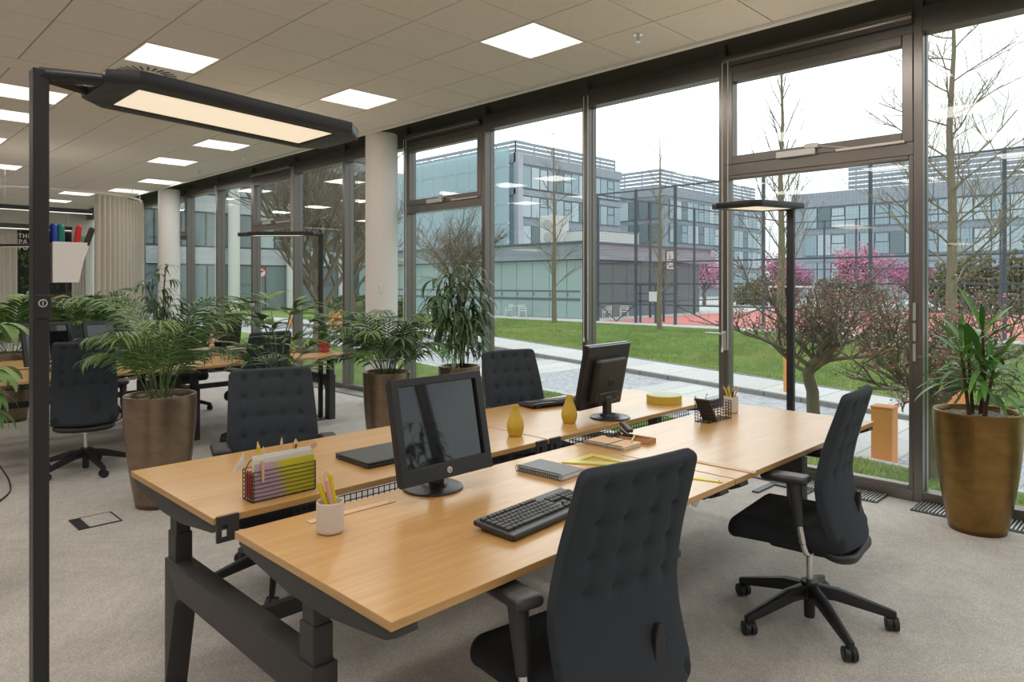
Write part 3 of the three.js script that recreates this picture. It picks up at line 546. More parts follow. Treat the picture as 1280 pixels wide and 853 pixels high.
{
  const x = 1.19, u = 2.353, t = thing('file_basket', 'black wire basket holding envelopes and pencils on the desk corner', 'wire basket', x, DH, u);
  wireBasket(t, 0.24, 0.105, 0.08, 6, 7, 4, false);
  mesh('wire_handle', tube([v3(-0.12, 0.1, -0.02), v3(-0.1, 0.135, -0.015), v3(-0.075, 0.135, 0.0), v3(-0.06, 0.10, 0.005)], 0.0016, 20, 6), M.black, t);
  const fold = tex(256, 64, (a, b) => { const k = THREE.MathUtils.smoothstep(a + 0.15 * (b - 0.5), 0.3, 0.56); return [lerp(0.80, 0.84, k), lerp(0.70, 0.82, k), lerp(0.80, 0.22, k)]; });
  const f = box(0.225, 0.125, 0.003); M.folder = std({ map: fold, roughness: 0.6 });
  const e = mesh(numbered('folder'), f, M.folder, scene); e.position.set(x + 0.004, DH + 0.067, -u + 0.032); tag(e, 'lilac to yellow printed folder standing in the wire file basket', 'folder');
  [0.020, 0.012, 0.004].forEach((dz, k) => { const p = mesh(numbered('envelope'), box(0.222, 0.14 + 0.004 * k, 0.003), M.paper, scene); p.position.set(x + 0.002 + k * 0.002, DH + 0.075 + 0.002 * k, -u + dz); tag(p, 'plain white envelope standing behind the lilac and yellow folder', 'envelope', 'white envelopes in the file basket'); });
  const red = mesh(numbered('notebook'), box(0.008, 0.085, 0.05), M.red, scene); red.position.set(x - 0.106, DH + 0.048, -u - 0.01); tag(red, 'narrow red notebook at the end of the wire file basket', 'notebook');
  const pin = thing('clothes_pin', 'small wooden clothes pin clipped on the wire file basket', 'clothes pin', x - 0.085, DH + 0.075, u - 0.045);
  mesh('prong', box(0.008, 0.072, 0.0035, 0, 0.03, 0.0), M.paleWood, pin); mesh('prong', box(0.008, 0.072, 0.0035, 0, 0.03, -0.008), M.paleWood, pin); mesh('spring', cyl(0.003, 0.003, 0.011, 0, 0, 0, 8).rotateZ(PI / 2).translate(0, 0.03, -0.004), M.alu, pin);
  const g = 'pencils in the wire file basket', y = DH + 0.008;
  pencil('bright yellow pencil standing in the wire file basket', g, [x - 0.06, y, u - 0.0], [x - 0.082, y + 0.18, u + 0.0], M.yPencil, 0.195, 0.006);
  pencil('pale wooden pencil leaning in the wire file basket', g, [x - 0.04, y, u + 0.01], [x - 0.055, y + 0.15, u + 0.012], M.paleWood, 0.17, 0.006);
  pencil('pink pencil standing in the wire file basket', g, [x - 0.0, y, u + 0.015], [x + 0.015, y + 0.16, u + 0.02], M.pPencil, 0.19, 0.005);
  pencil('orange-brown pencil leaning in the wire file basket', g, [x + 0.02, y, u + 0.012], [x + 0.065, y + 0.15, u + 0.02], M.oPencil, 0.185, 0.005);
  pencil('dark pencil leaning in the wire file basket', g, [x + 0.03, y, u + 0.018], [x + 0.075, y + 0.15, u + 0.026], M.dPencil, 0.18, 0.0045);
  const rul = mesh(numbered('wooden_stick'), box(0.26, 0.02, 0.003).rotateZ(0.5), M.paleWood, scene); rul.position.set(x + 0.045, DH + 0.088, -u - 0.028); tag(rul, 'flat wooden stick poking out of the wire file basket', 'stick');
  const card = mesh(numbered('card'), extrude([[0, 0], [0.07, 0.012], [0.06, 0.06]], 0.001).rotateY(0.5), M.paper, scene); card.position.set(x - 0.16, DH + 0.098, -u - 0.03); tag(card, 'white paper corner sticking out of the wire file basket', 'paper');
}
{
  const x = 3.52, u = 1.93, t = thing('letter_basket', 'black wire letter basket with a solid slanted plate beside the pencil cup', 'wire basket', x, DH, u, -0.05);
  wireBasket(t, 0.23, 0.1, 0.09, 8, 6, 5, true);
  mesh('slanted_plate', extrude([[-0.118, 0.125], [-0.112, 0.127], [-0.028, 0.004], [-0.04, 0.003]], 0.088, 0.001).translate(0, 0, -0.044), M.deskMetal, t);
  mesh('inner_plate', rbox(0.14, 0.05, 0.003, 0.001, 0.035, 0.075, -0.03), M.deskMetal, t);
  mesh('hook', tube([v3(-0.115, 0.1, -0.045), v3(-0.115, 0.13, -0.045), v3(-0.107, 0.138, -0.045), v3(-0.1, 0.128, -0.045)], 0.0015, 14, 5), M.black, t);
  mesh('hook', tube([v3(0.0, 0.1, -0.045), v3(0.0, 0.13, -0.045), v3(0.008, 0.138, -0.045), v3(0.015, 0.128, -0.045)], 0.0015, 14, 5), M.black, t);
}
// vases
M.vase = std({ color: C(0.6, 0.42, 0.045), roughness: 0.42 });
function vase(label, x, u, dim) {
  const pr = [[0.0001, 0], [0.024, 0], [0.03, 0.006], [0.036, 0.03], [0.036, 0.043], [0.03, 0.066], [0.02, 0.09], [0.0155, 0.104], [0.015, 0.12], [0.012, 0.12], [0.012, 0.11], [0.0001, 0.1]];
  const g = new THREE.LatheGeometry(new THREE.SplineCurve(pr.slice(0, 9).map(p => new THREE.Vector2(...p))).getPoints(60).concat([[0.012, 0.12], [0.012, 0.09], [0.0001, 0.09]].map(p => new THREE.Vector2(...p))), 80), p = g.attributes.position;
  for (let i = 0; i < p.count; i++) { const X = p.getX(i), Y = p.getY(i), Z = p.getZ(i), r = Math.hypot(X, Z); if (r < 0.013 || Y < 0.004 || Y > 0.112) continue; const a = Math.atan2(Z, X), k = dim ? Math.max(0, Math.sin(a * 16) * Math.sin(Y * 780)) : Math.max(0, Math.sin(Y * 900 + Math.sin(a * 12) * 1.5)) * 0.6; const s = 1 + 0.0018 * k / r; p.setXYZ(i, X * s, Y, Z * s); }
  g.computeVertexNormals();
  const t = mesh(numbered('vase'), g.scale(1.16, 1.24, 1.16), M.vase, scene); t.position.set(x, DH, -u); tag(t, label, 'vase', 'small yellow vases');
}
vase('small yellow bottle-shaped vase beside the black-screened monitor', 2.465, 2.425, false);
vase('small yellow dimpled vase between the far keyboard and the rear-facing monitor', 2.895, 2.44, true);
function roundBox(label, x, u, r, h) {
  const t = thing('round_box', label, 'box', x, DH, u, 0, 'round yellow boxes');
  mesh('box_wall', lathe([[0.0001, 0], [r, 0], [r + 0.001, 0.002], [r + 0.001, h - 0.002], [r, h]], 64), M.yellow, t);
  mesh('box_lid', lathe([[r, h - 0.0005], [r - 0.002, h + 0.0015], [0.0001, h + 0.0015]], 64), std({ color: C(0.5, 0.54, 0.36), roughness: 0.5 }), t);
}
roundBox('round yellow box with pale lid beside the rear-facing monitor', 3.81, 2.43, 0.108, 0.05);
roundBox('round yellow box beside the red flowerpot on the far desk', 3.62, 7.05, 0.1, 0.06);
// notebooks, set square, rulers, stapler, clips
function spiral(t, W, D, H, n, side) { for (let k = 0; k < n; k++) { const s = new THREE.TorusGeometry(H * 0.62, 0.0011, 5, 14); mesh('spiral_ring', s.rotateY(side ? 0 : PI / 2).translate(side ? lerp(-W / 2 + 0.01, W / 2 - 0.01, k / (n - 1)) : -W / 2 + 0.003, H * 0.62 + 0.0013, side ? 0 : lerp(-D / 2 + 0.008, D / 2 - 0.008, k / (n - 1))), M.black, t); } }
{
  const t = thing('spiral_notebook', 'grey spiral notebook lying between keyboard and yellow set square', 'notebook', 2.082, DH, 1.855, 0.05);
  mesh('page_block', box(0.145, 0.016, 0.222, 0.002, 0.0105, 0), M.paper, t); mesh('back_cover', rbox(0.152, 0.0024, 0.23, 0.001, 0.001, 0.0012, 0), M.greyCover, t); mesh('front_cover', rbox(0.152, 0.0024, 0.23, 0.001, 0.001, 0.0198, 0), M.greyCover, t);
  spiral(t, 0.15, 0.23, 0.021, 22, false);
  const b = thing('spiral_notebook', 'tan spiral notebook with black elastic under the stapler', 'notebook', 2.64, DH, 1.965, 0.03);
  mesh('page_block', box(0.15, 0.012, 0.212, 0.002, 0.0085, 0), M.paper, b); mesh('back_cover', rbox(0.157, 0.002, 0.22, 0.001, 0.001, 0.001, 0), M.tan, b); mesh('front_cover', rbox(0.157, 0.002, 0.22, 0.001, 0.001, 0.0155, 0), M.tan, b);
  mesh('elastic_band', merge([box(0.16, 0.0015, 0.006, 0.001, 0.0173, 0.02), box(0.0015, 0.018, 0.006, 0.081, 0.009, 0.02)]), M.black, b); spiral(b, 0.155, 0.22, 0.017, 20, false);
  const y = mesh(numbered('marker'), cyl(0.004, 0.004, 0.13, 0, 0, 0, 10).rotateZ(PI / 2), M.lemon, scene); y.position.set(2.735, DH + 0.0215, -1.915); y.rotation.y = 0.5; tag(y, 'slim yellow marker lying on the tan notebook', 'marker');
  const tr = thing('pencil_tray', 'open tan wooden pencil tray beside the tan spiral notebook', 'tray', 2.785, DH, 1.93, 0.1);
  mesh('tray_base', box(0.07, 0.004, 0.17, 0, 0.002, 0), M.kraft, tr); for (const s of [-1, 1]) { mesh('tray_side', box(0.005, 0.017, 0.17, s * 0.0345, 0.0125, 0), M.kraft, tr); mesh('tray_end', box(0.064, 0.017, 0.005, 0, 0.0125, s * 0.0825), M.kraft, tr); }
  const st = thing('stapler', 'black stapler standing open on the tan notebook', 'stapler', 2.8, DH + 0.021, 2.0, 0.95);
  mesh('stapler_base', rbox(0.13, 0.012, 0.03, 0.005, 0, 0.006, 0), M.black, st); mesh('magazine', rbox(0.115, 0.012, 0.02, 0.004, 0.003, 0.012, 0).rotateZ(0.1), M.chrome, st); mesh('stapler_arm', rbox(0.135, 0.018, 0.03, 0.008, 0, 0.0, 0).rotateZ(0.1).translate(0.0, 0.034, 0), M.black, st);
  for (const [dx, du, a] of [[0, 0, 0.3], [0.03, -0.02, 1.2]]) { const c = thing('binder_clip', 'black binder clip lying on the tan notebook beside the stapler', 'binder clip', 2.715 + dx, DH + 0.0165, 2.03 + du, a, 'binder clips on the tan notebook'); mesh('clip_body', extrude([[-0.012, 0], [0.012, 0], [0.003, 0.018], [-0.003, 0.018]], 0.03, 0.0005).translate(0, 0, -0.015), M.black, c); mesh('clip_loop', tube([v3(-0.002, 0.017, -0.01), v3(-0.012, 0.032, -0.009), v3(-0.014, 0.036, 0), v3(-0.012, 0.032, 0.009), v3(-0.002, 0.017, 0.01)], 0.001, 20, 5), M.chrome, c); }
  const sq = mesh(numbered('set_square'), extrude([[0, 0], [0.206, 0.006], [0.21, -0.35]], 0.004, 0.0006, [[[0.075, -0.035], [0.17, -0.033], [0.172, -0.2]]]).rotateX(-PI / 2), new THREE.MeshPhysicalMaterial({ color: C(0.8, 0.74, 0.14), roughness: 0.3, transmission: 0.25, thickness: 0, side: THREE.DoubleSide }), scene);
  sq.position.set(2.224, DH + 0.001, -1.914); tag(sq, 'translucent yellow set square lying beside the grey notebook', 'set square');
  const ruler = (label, x, u, L, w, a, mat, name = 'ruler') => { const t = thing(name, label, 'ruler', x, DH, u, a); mesh('ruler_blade', metricUV(rbox(L, 0.0035, w, 0.001, 0, 0.00175, 0)), mat, t); mesh('hang_hole', cyl(0.004, 0.004, 0.0006, L / 2 - 0.012, 0.0037, 0, 12), M.blackMetal, t); };
  ruler('pale wooden ruler lying beside the near pale cup', 1.267, 2.0, 0.318, 0.03, -0.02, M.paleWood);
  ruler('wooden ruler lying across the joint of the near desks', 2.645, 1.42, 0.3, 0.03, PI / 2 + 0.03 + PI, M.paleWood);
  ruler('yellow ruler lying at the desk joint behind the chair back', 2.415, 1.37, 0.15, 0.022, PI / 2 + 0.32 + PI, M.lemon);
}
// wooden mannequin on the far desk
{
  const t = thing('artist_mannequin', 'small jointed wooden figure with outstretched arm on the far desk', 'figurine', 3.0, DH, 7.45, 0.2);
  mesh('stand', lathe([[0.0001, 0], [0.045, 0], [0.045, 0.012], [0.0001, 0.014]], 24), M.paleWood, t);
  const seg = (n, a, b, r, r1) => mesh(n, rod(v3(...a), v3(...b), r, r1, 10), M.paleWood, t);
  seg('leg', [-0.018, 0.014, 0], [-0.02, 0.09, 0], 0.009, 0.012); seg('leg', [0.018, 0.014, 0], [0.02, 0.09, 0], 0.009, 0.012);
  mesh('hips', new THREE.SphereGeometry(0.026, 16, 12).scale(1.1, 0.8, 0.8).translate(0, 0.098, 0), M.paleWood, t); mesh('chest', new THREE.SphereGeometry(0.034, 16, 12).scale(1, 1.1, 0.75).translate(0, 0.148, 0), M.paleWood, t);
  mesh('head', new THREE.SphereGeometry(0.019, 16, 12).scale(0.9, 1.25, 0.9).translate(0, 0.212, 0), M.paleWood, t); seg('neck', [0, 0.17, 0], [0, 0.2, 0], 0.007, 0.007);
  seg('arm', [0.03, 0.165, 0], [0.07, 0.135, 0], 0.009, 0.007); seg('forearm', [0.07, 0.135, 0], [0.125, 0.13, 0], 0.007, 0.005); seg('arm', [-0.03, 0.165, 0], [-0.05, 0.12, 0], 0.009, 0.007); seg('forearm', [-0.05, 0.12, 0], [-0.07, 0.15, 0.02], 0.007, 0.005);
}

// ---------------------------------------------------------------- floor lamps
M.lampGlow = std({ color: C(0.7, 0.66, 0.58), emissive: C(1, 0.84, 0.62), emissiveIntensity: 0.72, roughness: 0.6 });
function floorLamp(label, x, u, turn) {
  const t = thing('floor_lamp', label, 'floor lamp', x, 0, u, turn, 'black office floor lamps');
  mesh('post', rbox(0.036, 2.04, 0.05, 0.003, 0, 1.028, 0), M.lampMetal, t);
  mesh('post_cap', rbox(0.037, 0.02, 0.051, 0.003, 0, 2.038, 0), M.lampMetal, t);
  mesh('foot_plate', merge([rbox(0.34, 0.012, 0.05, 0.004, 0.13, 0.006, 0.13), rbox(0.34, 0.012, 0.05, 0.004, 0.13, 0.006, -0.13), rbox(0.06, 0.012, 0.3, 0.004, 0, 0.006, 0)]), M.lampMetal, t);
  const sw = mesh('switch', rbox(0.038, 0.062, 0.008, 0.003, 0.002, 1.434, 0.028), M.black, t);
  mesh('switch_symbol', merge([new THREE.TorusGeometry(0.009, 0.0011, 6, 24).translate(0.002, 1.443, 0.0325), box(0.0018, 0.01, 0.001, 0.002, 1.443, 0.0325)]), M.white, sw);
  const droop = g => g.translate(0, -2.02, 0).rotateZ(-0.05).translate(0, 2.036, 0);
  const X0 = 0.13, X1 = 0.885, Z = 0.168;
  const oct = (z, c, i = 0) => [[X0 + c + i, -z + i], [X1 - c - i, -z + i], [X1 - i, -z + c + i], [X1 - i, z - c - i], [X1 - c - i, z - i], [X0 + c + i, z - i], [X0 + i, z - c - i], [X0 + i, -z + c + i]];
  const hd = extrude(oct(Z, 0.06), 0.026, 0.007, [[[0.2, -0.122], [0.8, -0.122], [0.8, 0.122], [0.2, 0.122]]]).rotateX(PI / 2).translate(0, 0.02, 0);
  const head = mesh('lamp_head', droop(toCreasedNormals(hd, 0.5).translate(0, 2.02, 0)), M.lampMetal, t);
  mesh('diffuser', droop(box(0.6, 0.006, 0.244, 0.5, 2.014, 0)), M.lampGlow, head);
  mesh('top_cover', droop(box(0.6, 0.004, 0.244, 0.5, 2.034, 0)), M.lampMetal, head);
  mesh('sensor', droop(cyl(0.006, 0.006, 0.004, 0.83, 2.009, 0.05, 12)), M.alu, head);
  for (const s of [-1, 1]) mesh('arm', droop(rod(v3(0.0, 2.02, s * 0.008), v3(0.2, 2.026, s * 0.115), 0.019, 0.015, 4)), M.lampMetal, t);
  const L = new THREE.RectAreaLight(LAMP_COLOR, LAMP_GLOW, 0.58, 0.23); L.rotation.x = -PI / 2; L.position.set(0.5, 1.975, 0); t.add(L);
  const U = new THREE.RectAreaLight(LAMP_COLOR, LAMP_GLOW * 2.2, 0.5, 0.2); U.rotation.x = PI / 2; U.position.set(0.5, 2.06, 0); t.add(U);  // unseen upward light above the closed cover, placed to brighten the ceiling
  return t;
}
floorLamp('tall black floor lamp with a white pen holder on its post', 0.422, 2.15, 0);
floorLamp('black floor lamp standing by the windows beyond the pencil cups', 5.05, 2.15, PI);
floorLamp('slender far floor lamp behind the red flowerpot desk', 4.02, 7.0, PI);
floorLamp('floor lamp far away before the curtains', 2.62, 11.6, PI);
{ // pen holder and markers
  const x = 0.447, u = 2.15, y = 1.497;
  const t = thing('pen_holder', 'white tapered pen holder stuck to the lamp post', 'pen holder', x, y, u);
  const a = [[0, 0], [0.058, 0], [0.078, 0.105], [0, 0.105]];
  mesh('front_panel', extrude(a, 0.003, 0.0006).translate(0, 0, 0.0255), M.white, t); mesh('back_panel', extrude(a, 0.003, 0.0006).translate(0, 0, -0.0285), M.white, t);
  mesh('side_panel', box(0.003, 0.105, 0.052, 0.0015, 0.0525, 0), M.white, t); mesh('side_panel', box(0.003, 0.107, 0.052, 0, 0.0535, 0).rotateZ(-0.188).translate(0.0575, 0, 0), M.white, t); mesh('bottom', box(0.056, 0.003, 0.052, 0.029, 0.0015, 0), M.white, t);
  const mk = (label, dx, du, lean, m, r) => { const g = thing('marker', label, 'marker', x + dx, y + 0.004, u + du, 0, 'markers in the pen holder'); g.rotation.z = lean; mesh('barrel', cyl(r, r, 0.1, 0, 0.05, 0, 18), M.paper, g); mesh('cap', merge([cyl(r * 1.12, r * 1.12, 0.045, 0, 0.1225, 0, 18), cyl(r * 0.8, r * 1.1, 0.005, 0, 0.1475, 0, 18)]), m, g); };
  mk('blue capped marker in the pen holder', 0.01, 0.0, 0.02, M.blue, 0.0075); mk('thick green capped marker in the pen holder', 0.024, 0.006, 0, M.teal, 0.0085); mk('red capped marker in the pen holder', 0.044, -0.004, -0.14, M.red, 0.0068); mk('black capped marker leaning in the pen holder', 0.05, -0.012, -0.3, M.blackMetal, 0.0068);
}

// ---------------------------------------------------------------- plants
function blade(L, W, bend, seg = 4, fold = 0.25, twist = 0) {        // a narrow leaf along +x from the origin, drooping
  const rows = []; let x = 0, y = 0, a = 0;
  for (let i = 0; i <= seg; i++) {
    const v = i / seg, w = W * Math.pow(Math.sin(PI * Math.min(0.97, 0.08 + v * 0.92)), 0.75) * 0.5 + 0.0006;
    rows.push([v3(x, y + w * fold, -w), v3(x, y, 0), v3(x, y + w * fold, w)]);
    a = -bend * v * 1.3; x += Math.cos(a) * L / seg; y += Math.sin(a) * L / seg;
  }
  return ribbon(rows);
}
const basis = (g, p, dir, up) => { const x = dir.clone().normalize(), z = new THREE.Vector3().crossVectors(x, up).normalize(), y = new THREE.Vector3().crossVectors(z, x); return g.applyMatrix4(new THREE.Matrix4().makeBasis(x, y, z).setPosition(p)); };
function frondGeo(o) {                                               // palm frond arching out along +x
  const pts = [], n = 10; let x = 0, y = 0, a = o.rise;
  for (let i = 0; i <= n; i++) { pts.push(v3(x, y, 0)); a -= o.arch / n * (0.15 + 1.9 * Math.pow(i / n, 1.4)); x += Math.cos(a) * o.len / n; y += Math.sin(a) * o.len / n; }
  const curve = new THREE.CatmullRomCurve3(pts), G = [new THREE.TubeGeometry(curve, 12, 0.0035, 4)];
  for (let k = 0; k < o.n; k++) {
    const v = lerp(o.from ?? 0.3, 1, k / (o.n - 1)), p = curve.getPointAt(Math.min(1, v)), tg = curve.getTangentAt(Math.min(1, v));
    const up = v3(-tg.y, tg.x, 0), ll = o.leaf * (0.55 + 0.75 * Math.sin(PI * Math.min(1, 0.2 + (v - (o.from ?? 0.3)) / (1 - (o.from ?? 0.3)) * 0.75))) * rr(0.85, 1.12);
    for (const s of [-1, 1]) {
      if (k === o.n - 1 && s > 0) continue;
      const fwd = k === o.n - 1 ? 1 : lerp(0.45, 0.95, (v - 0.3) / 0.7) + rr(-0.1, 0.1);
      const dir = tg.clone().multiplyScalar(fwd).add(v3(0, 0, s * (k === o.n - 1 ? 0 : 1))).add(up.clone().multiplyScalar(rr(0.05, 0.3)));
      G.push(basis(blade(ll, o.w * rr(0.85, 1.15), o.droop * rr(0.6, 1.3), 4), p, dir, up));
    }
  }
  return merge(G);
}
function potGeo(rt, rb, h) { const pr = []; for (let i = 0; i <= 16; i++) { const v = i / 16; pr.push([lerp(rb, rt, Math.pow(Math.sin(v * PI / 2), 0.95)) * (1 - 0.0 * v), v * h]); } return lathe([[0.0001, 0], ...pr, [rt - 0.004, h + 0.004], [rt - 0.022, h + 0.003], [rt - 0.026, h - 0.03], [rt - 0.028, h - 0.06]], 64); }
function planter(name, label, x, u, rt, rb, h, mat) {
  const t = thing(name, label, 'potted plant', x, 0, u);
  mesh('planter', potGeo(rt, rb, h), mat, t);
  mesh('soil', cyl(rt - 0.027, rt - 0.027, 0.02, 0, h - 0.05, 0, 40), M.soil, t);
  return t;
}
function palm(t, y, n, o, mats) {
  for (let i = 0; i < n; i++) {
    const az = i * 2.39996 + rr(-0.3, 0.3), k = i / n, r = 0.02 + 0.05 * rnd();
    const g = frondGeo({ rise: lerp(1.5, o.low ?? 0.75, k) + rr(-0.08, 0.08), arch: o.arch * rr(0.8, 1.25), len: o.len * lerp(1.08, 0.72, k) * rr(0.72, 1.15), n: o.n, leaf: o.leaf, w: o.w, droop: o.droop, from: o.from });
    g.rotateY(az).translate(Math.cos(az) * r, y, -Math.sin(az) * r);
    mesh('frond', g, mats[i % mats.length], t);
  }
}
reseed(21);
{
  const t = planter('potted_palm', 'large feathery palm in a tall bronze planter on the aisle', 1.68, 5.03, 0.228, 0.15, 0.74, M.pot);
  palm(t, 0.70, 20, { len: 0.95, arch: 1.75, n: 22, leaf: 0.18, w: 0.0125, droop: 1.2, low: 1.2 }, M.leaf);
  mesh('pebbles', merge(Array.from({ length: 40 }, () => { const a = rr(0, TAU), r = Math.sqrt(rnd()) * 0.185; return new THREE.IcosahedronGeometry(rr(0.008, 0.016), 0).scale(1, 0.6, 1).translate(Math.cos(a) * r, 0.705, Math.sin(a) * r); })), M.pebble, t).userData.kind = 'stuff';
}
reseed(22);
{
  const t = planter('potted_palm', 'bushy dark green palm in a bronze planter before the round column', 3.47, 4.95, 0.2, 0.14, 0.74, M.pot);
  palm(t, 0.70, 32, { len: 0.78, arch: 1.7, n: 20, leaf: 0.17, w: 0.0125, droop: 1.1, low: 0.85 }, M.leafDark.concat(M.leaf));
}
reseed(23);
function caneplant(t, y0, canes, mats) {                              // tall canes with whorls of thin hanging leaves
  for (const [h, lean, az, nl, L, W, dr] of canes) {
    const top = v3(Math.cos(az) * lean, y0 + h, -Math.sin(az) * lean), mid = v3(top.x * 0.35, y0 + h * 0.55, top.z * 0.35), base = v3(Math.cos(az) * 0.04, y0 - 0.03, -Math.sin(az) * 0.04);
    const c = new THREE.CatmullRomCurve3([base, mid, top]);
    mesh('cane', new THREE.TubeGeometry(c, 10, 0.008, 6), M.cane, t);
    for (let k = 0; k < nl; k++) {                                    // short twigs, each with a spray of leaves
      const v = lerp(0.28, 1, k / (nl - 1)), p = c.getPointAt(v), a = k * 2.4 + rr(-0.4, 0.4), G = [];
      const tl = rr(0.06, 0.14), tip = v3(p.x + Math.cos(a) * tl, p.y + rr(0.01, 0.05), p.z + Math.sin(a) * tl);
      G.push(rod(p, tip, 0.0022, 0.0015, 4));
      const m = 5 + Math.floor(rnd() * 3);
      for (let q = 0; q < m; q++) { const b = a + rr(-1.5, 1.5), dir = v3(Math.cos(b), rr(-0.3, 0.55), Math.sin(b)); G.push(basis(blade(L * rr(0.7, 1.2), W * rr(0.8, 1.2), dr * rr(0.6, 1.4), 5), tip, dir, v3(0, 1, 0))); }
      mesh('leaf_spray', merge(G), mats[k % mats.length], t);
    }
  }
}
{
  const t = planter('potted_bamboo_palm', 'tall bamboo-like palm with thin hanging leaves in a bronze planter', 4.18, 4.83, 0.19, 0.135, 0.74, M.pot);
  caneplant(t, 0.72, [[0.92, 0.03, 0.5, 15, 0.3, 0.026, 1.5], [0.8, 0.14, 0.2, 13, 0.3, 0.026, 1.5], [0.78, 0.14, 3.0, 13, 0.29, 0.026, 1.5], [0.62, 0.2, 4.6, 13, 0.23, 0.022, 1.5], [0.6, 0.2, 1.7, 13, 0.23, 0.022, 1.5], [0.45, 0.16, 5.5, 12, 0.21, 0.022, 1.5]], M.leafDark);
}
reseed(24);
{
  const t = planter('potted_strap_plant', 'bright green strap-leaved plant in a gold bronze planter by the window', 5.0, 0.985, 0.236, 0.15, 0.72, M.potGold);
  mesh('pebble_layer', cyl(0.205, 0.205, 0.012, 0, 0.684, 0, 40), M.pebble, t);
  mesh('pebbles', merge(Array.from({ length: 160 }, () => { const a = rr(0, TAU), r = Math.sqrt(rnd()) * 0.195; return new THREE.IcosahedronGeometry(rr(0.007, 0.014), 0).scale(1, 0.6, 1).translate(Math.cos(a) * r, 0.692, Math.sin(a) * r); })), M.pebble, t).userData.kind = 'stuff';
  const canes = [[0.50, 0.03, 0.8, 16], [0.38, 0.1, 3.9, 15], [0.36, 0.10, 5.6, 15], [0.28, 0.13, 2.3, 14], [0.24, 0.12, 0.1, 13], [0.32, 0.02, 2.0, 12]];
  for (const [h, lean, az, n] of canes) {
    const base = v3(Math.cos(az) * 0.05, 0.68, Math.sin(az) * 0.05), top = v3(Math.cos(az) * lean, 0.7 + h, Math.sin(az) * lean);
    mesh('cane', rod(base, top, 0.011, 0.008, 8), M.cane, t);
    for (let k = 0; k < n; k++) {
      const v = k / (n - 1), a = k * 2.39996 + az, p = base.clone().lerp(top, lerp(0.5, 1, v));
      const up = lerp(0.15, 1.9, v * v * v), dir = v3(Math.cos(a), up, Math.sin(a)), pet = p.clone().add(dir.clone().normalize().multiplyScalar(0.03));
      const g = merge([basis(blade(rr(0.22, 0.33), rr(0.026, 0.04), lerp(0.95, 0.4, v) * rr(0.7, 1.2), 8, 0.3), pet, dir, v3(-Math.cos(a), 1, -Math.sin(a)).normalize()), rod(p, pet, 0.003, 0.003, 5)]);
      mesh('leaf', g, M.leafBright[k % 3], t);
    }
  }
  mesh('plant_probe', merge([rod(v3(0.13, 0.68, 0.1), v3(0.13, 0.75, 0.1), 0.008)]), M.white, t);
}
reseed(25);
{ // plants between the benches and further back
  const t = planter('potted_fan_palm', 'spiky dark palm behind the tufted chair near the far lamp', 2.62, 5.2, 0.2, 0.14, 0.6, M.pot);
  for (let i = 0; i < 24; i++) {                                    // fan leaves on stalks
    const az = i * 2.4 + rr(-0.3, 0.3), h = lerp(0.16, 0.74, i / 23), r = rr(0.10, 0.34), base = v3(0, 0.55, 0), tip = v3(Math.cos(az) * r, 0.62 + h, Math.sin(az) * r), G = [];
    G.push(tube([base, v3(tip.x * 0.4, 0.58 + h * 0.7, tip.z * 0.4), tip], 0.0035, 10, 5));
    const nb = 9; for (let k = 0; k < nb; k++) { const b = az + lerp(-1.35, 1.35, k / (nb - 1)); G.push(basis(blade(rr(0.22, 0.32), 0.042, 0.45, 5), tip, v3(Math.cos(b), rr(0.1, 0.55), Math.sin(b)), v3(0, 1, 0))); }
    mesh('fan_leaf', merge(G), M.leaf[i % 4], t);
  }
}
reseed(26);
{
  const t = planter('potted_palm', 'feathery palm standing behind the desk with bluish screens', 2.35, 9.6, 0.2, 0.14, 0.74, M.pot);
  palm(t, 0.7, 22, { len: 0.85, arch: 1.5, n: 22, leaf: 0.2, w: 0.02, droop: 0.8, low: 0.9 }, M.leaf);
  const t2 = planter('potted_bamboo_palm', 'tall dark bamboo-like palm standing before the farther round column', 3.15, 9.35, 0.2, 0.14, 0.74, M.pot);
  caneplant(t2, 0.72, [[0.98, 0.05, 0.5, 12, 0.22, 0.025, 1.4], [0.75, 0.18, 3.0, 11, 0.22, 0.025, 1.4], [0.6, 0.2, 4.6, 10, 0.22, 0.026, 1.3], [0.5, 0.22, 1.7, 9, 0.22, 0.026, 1.3]], M.leafDark);
  const t3 = planter('potted_palm', 'leafy palm rising behind the lamp post in front of the wall poster', 1.55, 9.2, 0.2, 0.14, 0.74, M.pot);
  palm(t3, 0.7, 18, { len: 0.85, arch: 1.2, n: 14, leaf: 0.24, w: 0.03, droop: 0.7, low: 0.8 }, M.leaf);
}
reseed(27);
{ // broad-leaved plant at the frame's edge
  const t = planter('potted_money_tree', 'broad-leaved plant with drooping leaves beside the lamp post', 0.455, 4.2, 0.17, 0.13, 0.6, M.pot);
  mesh('trunk', tube([v3(0, 0.55, 0), v3(0.02, 0.9, 0.01), v3(0, 1.15, 0)], 0.014, 12, 8), M.cane, t);
  for (let i = 0; i < 16; i++) {
    const az = i * 2.4, h = 0.8 + 0.55 * (i / 16), r = rr(0.12, 0.24), tip = v3(Math.cos(az) * r, h + rr(0, 0.1), Math.sin(az) * r), G = [rod(v3(0, h - 0.08, 0), tip, 0.003, 0.002, 5)];
    for (let k = 0; k < 6; k++) { const b = az + lerp(-1.5, 1.5, k / 5); G.push(basis(blade(rr(0.13, 0.19), 0.05, 1.1, 6, 0.2), tip, v3(Math.cos(b), rr(-0.25, 0.2), Math.sin(b)), v3(0, 1, 0))); }
    mesh('leaf_cluster', merge(G), [M.leafBright[2], M.leaf[1], M.leaf[3]][i % 3], t);
  }
}
reseed(28);
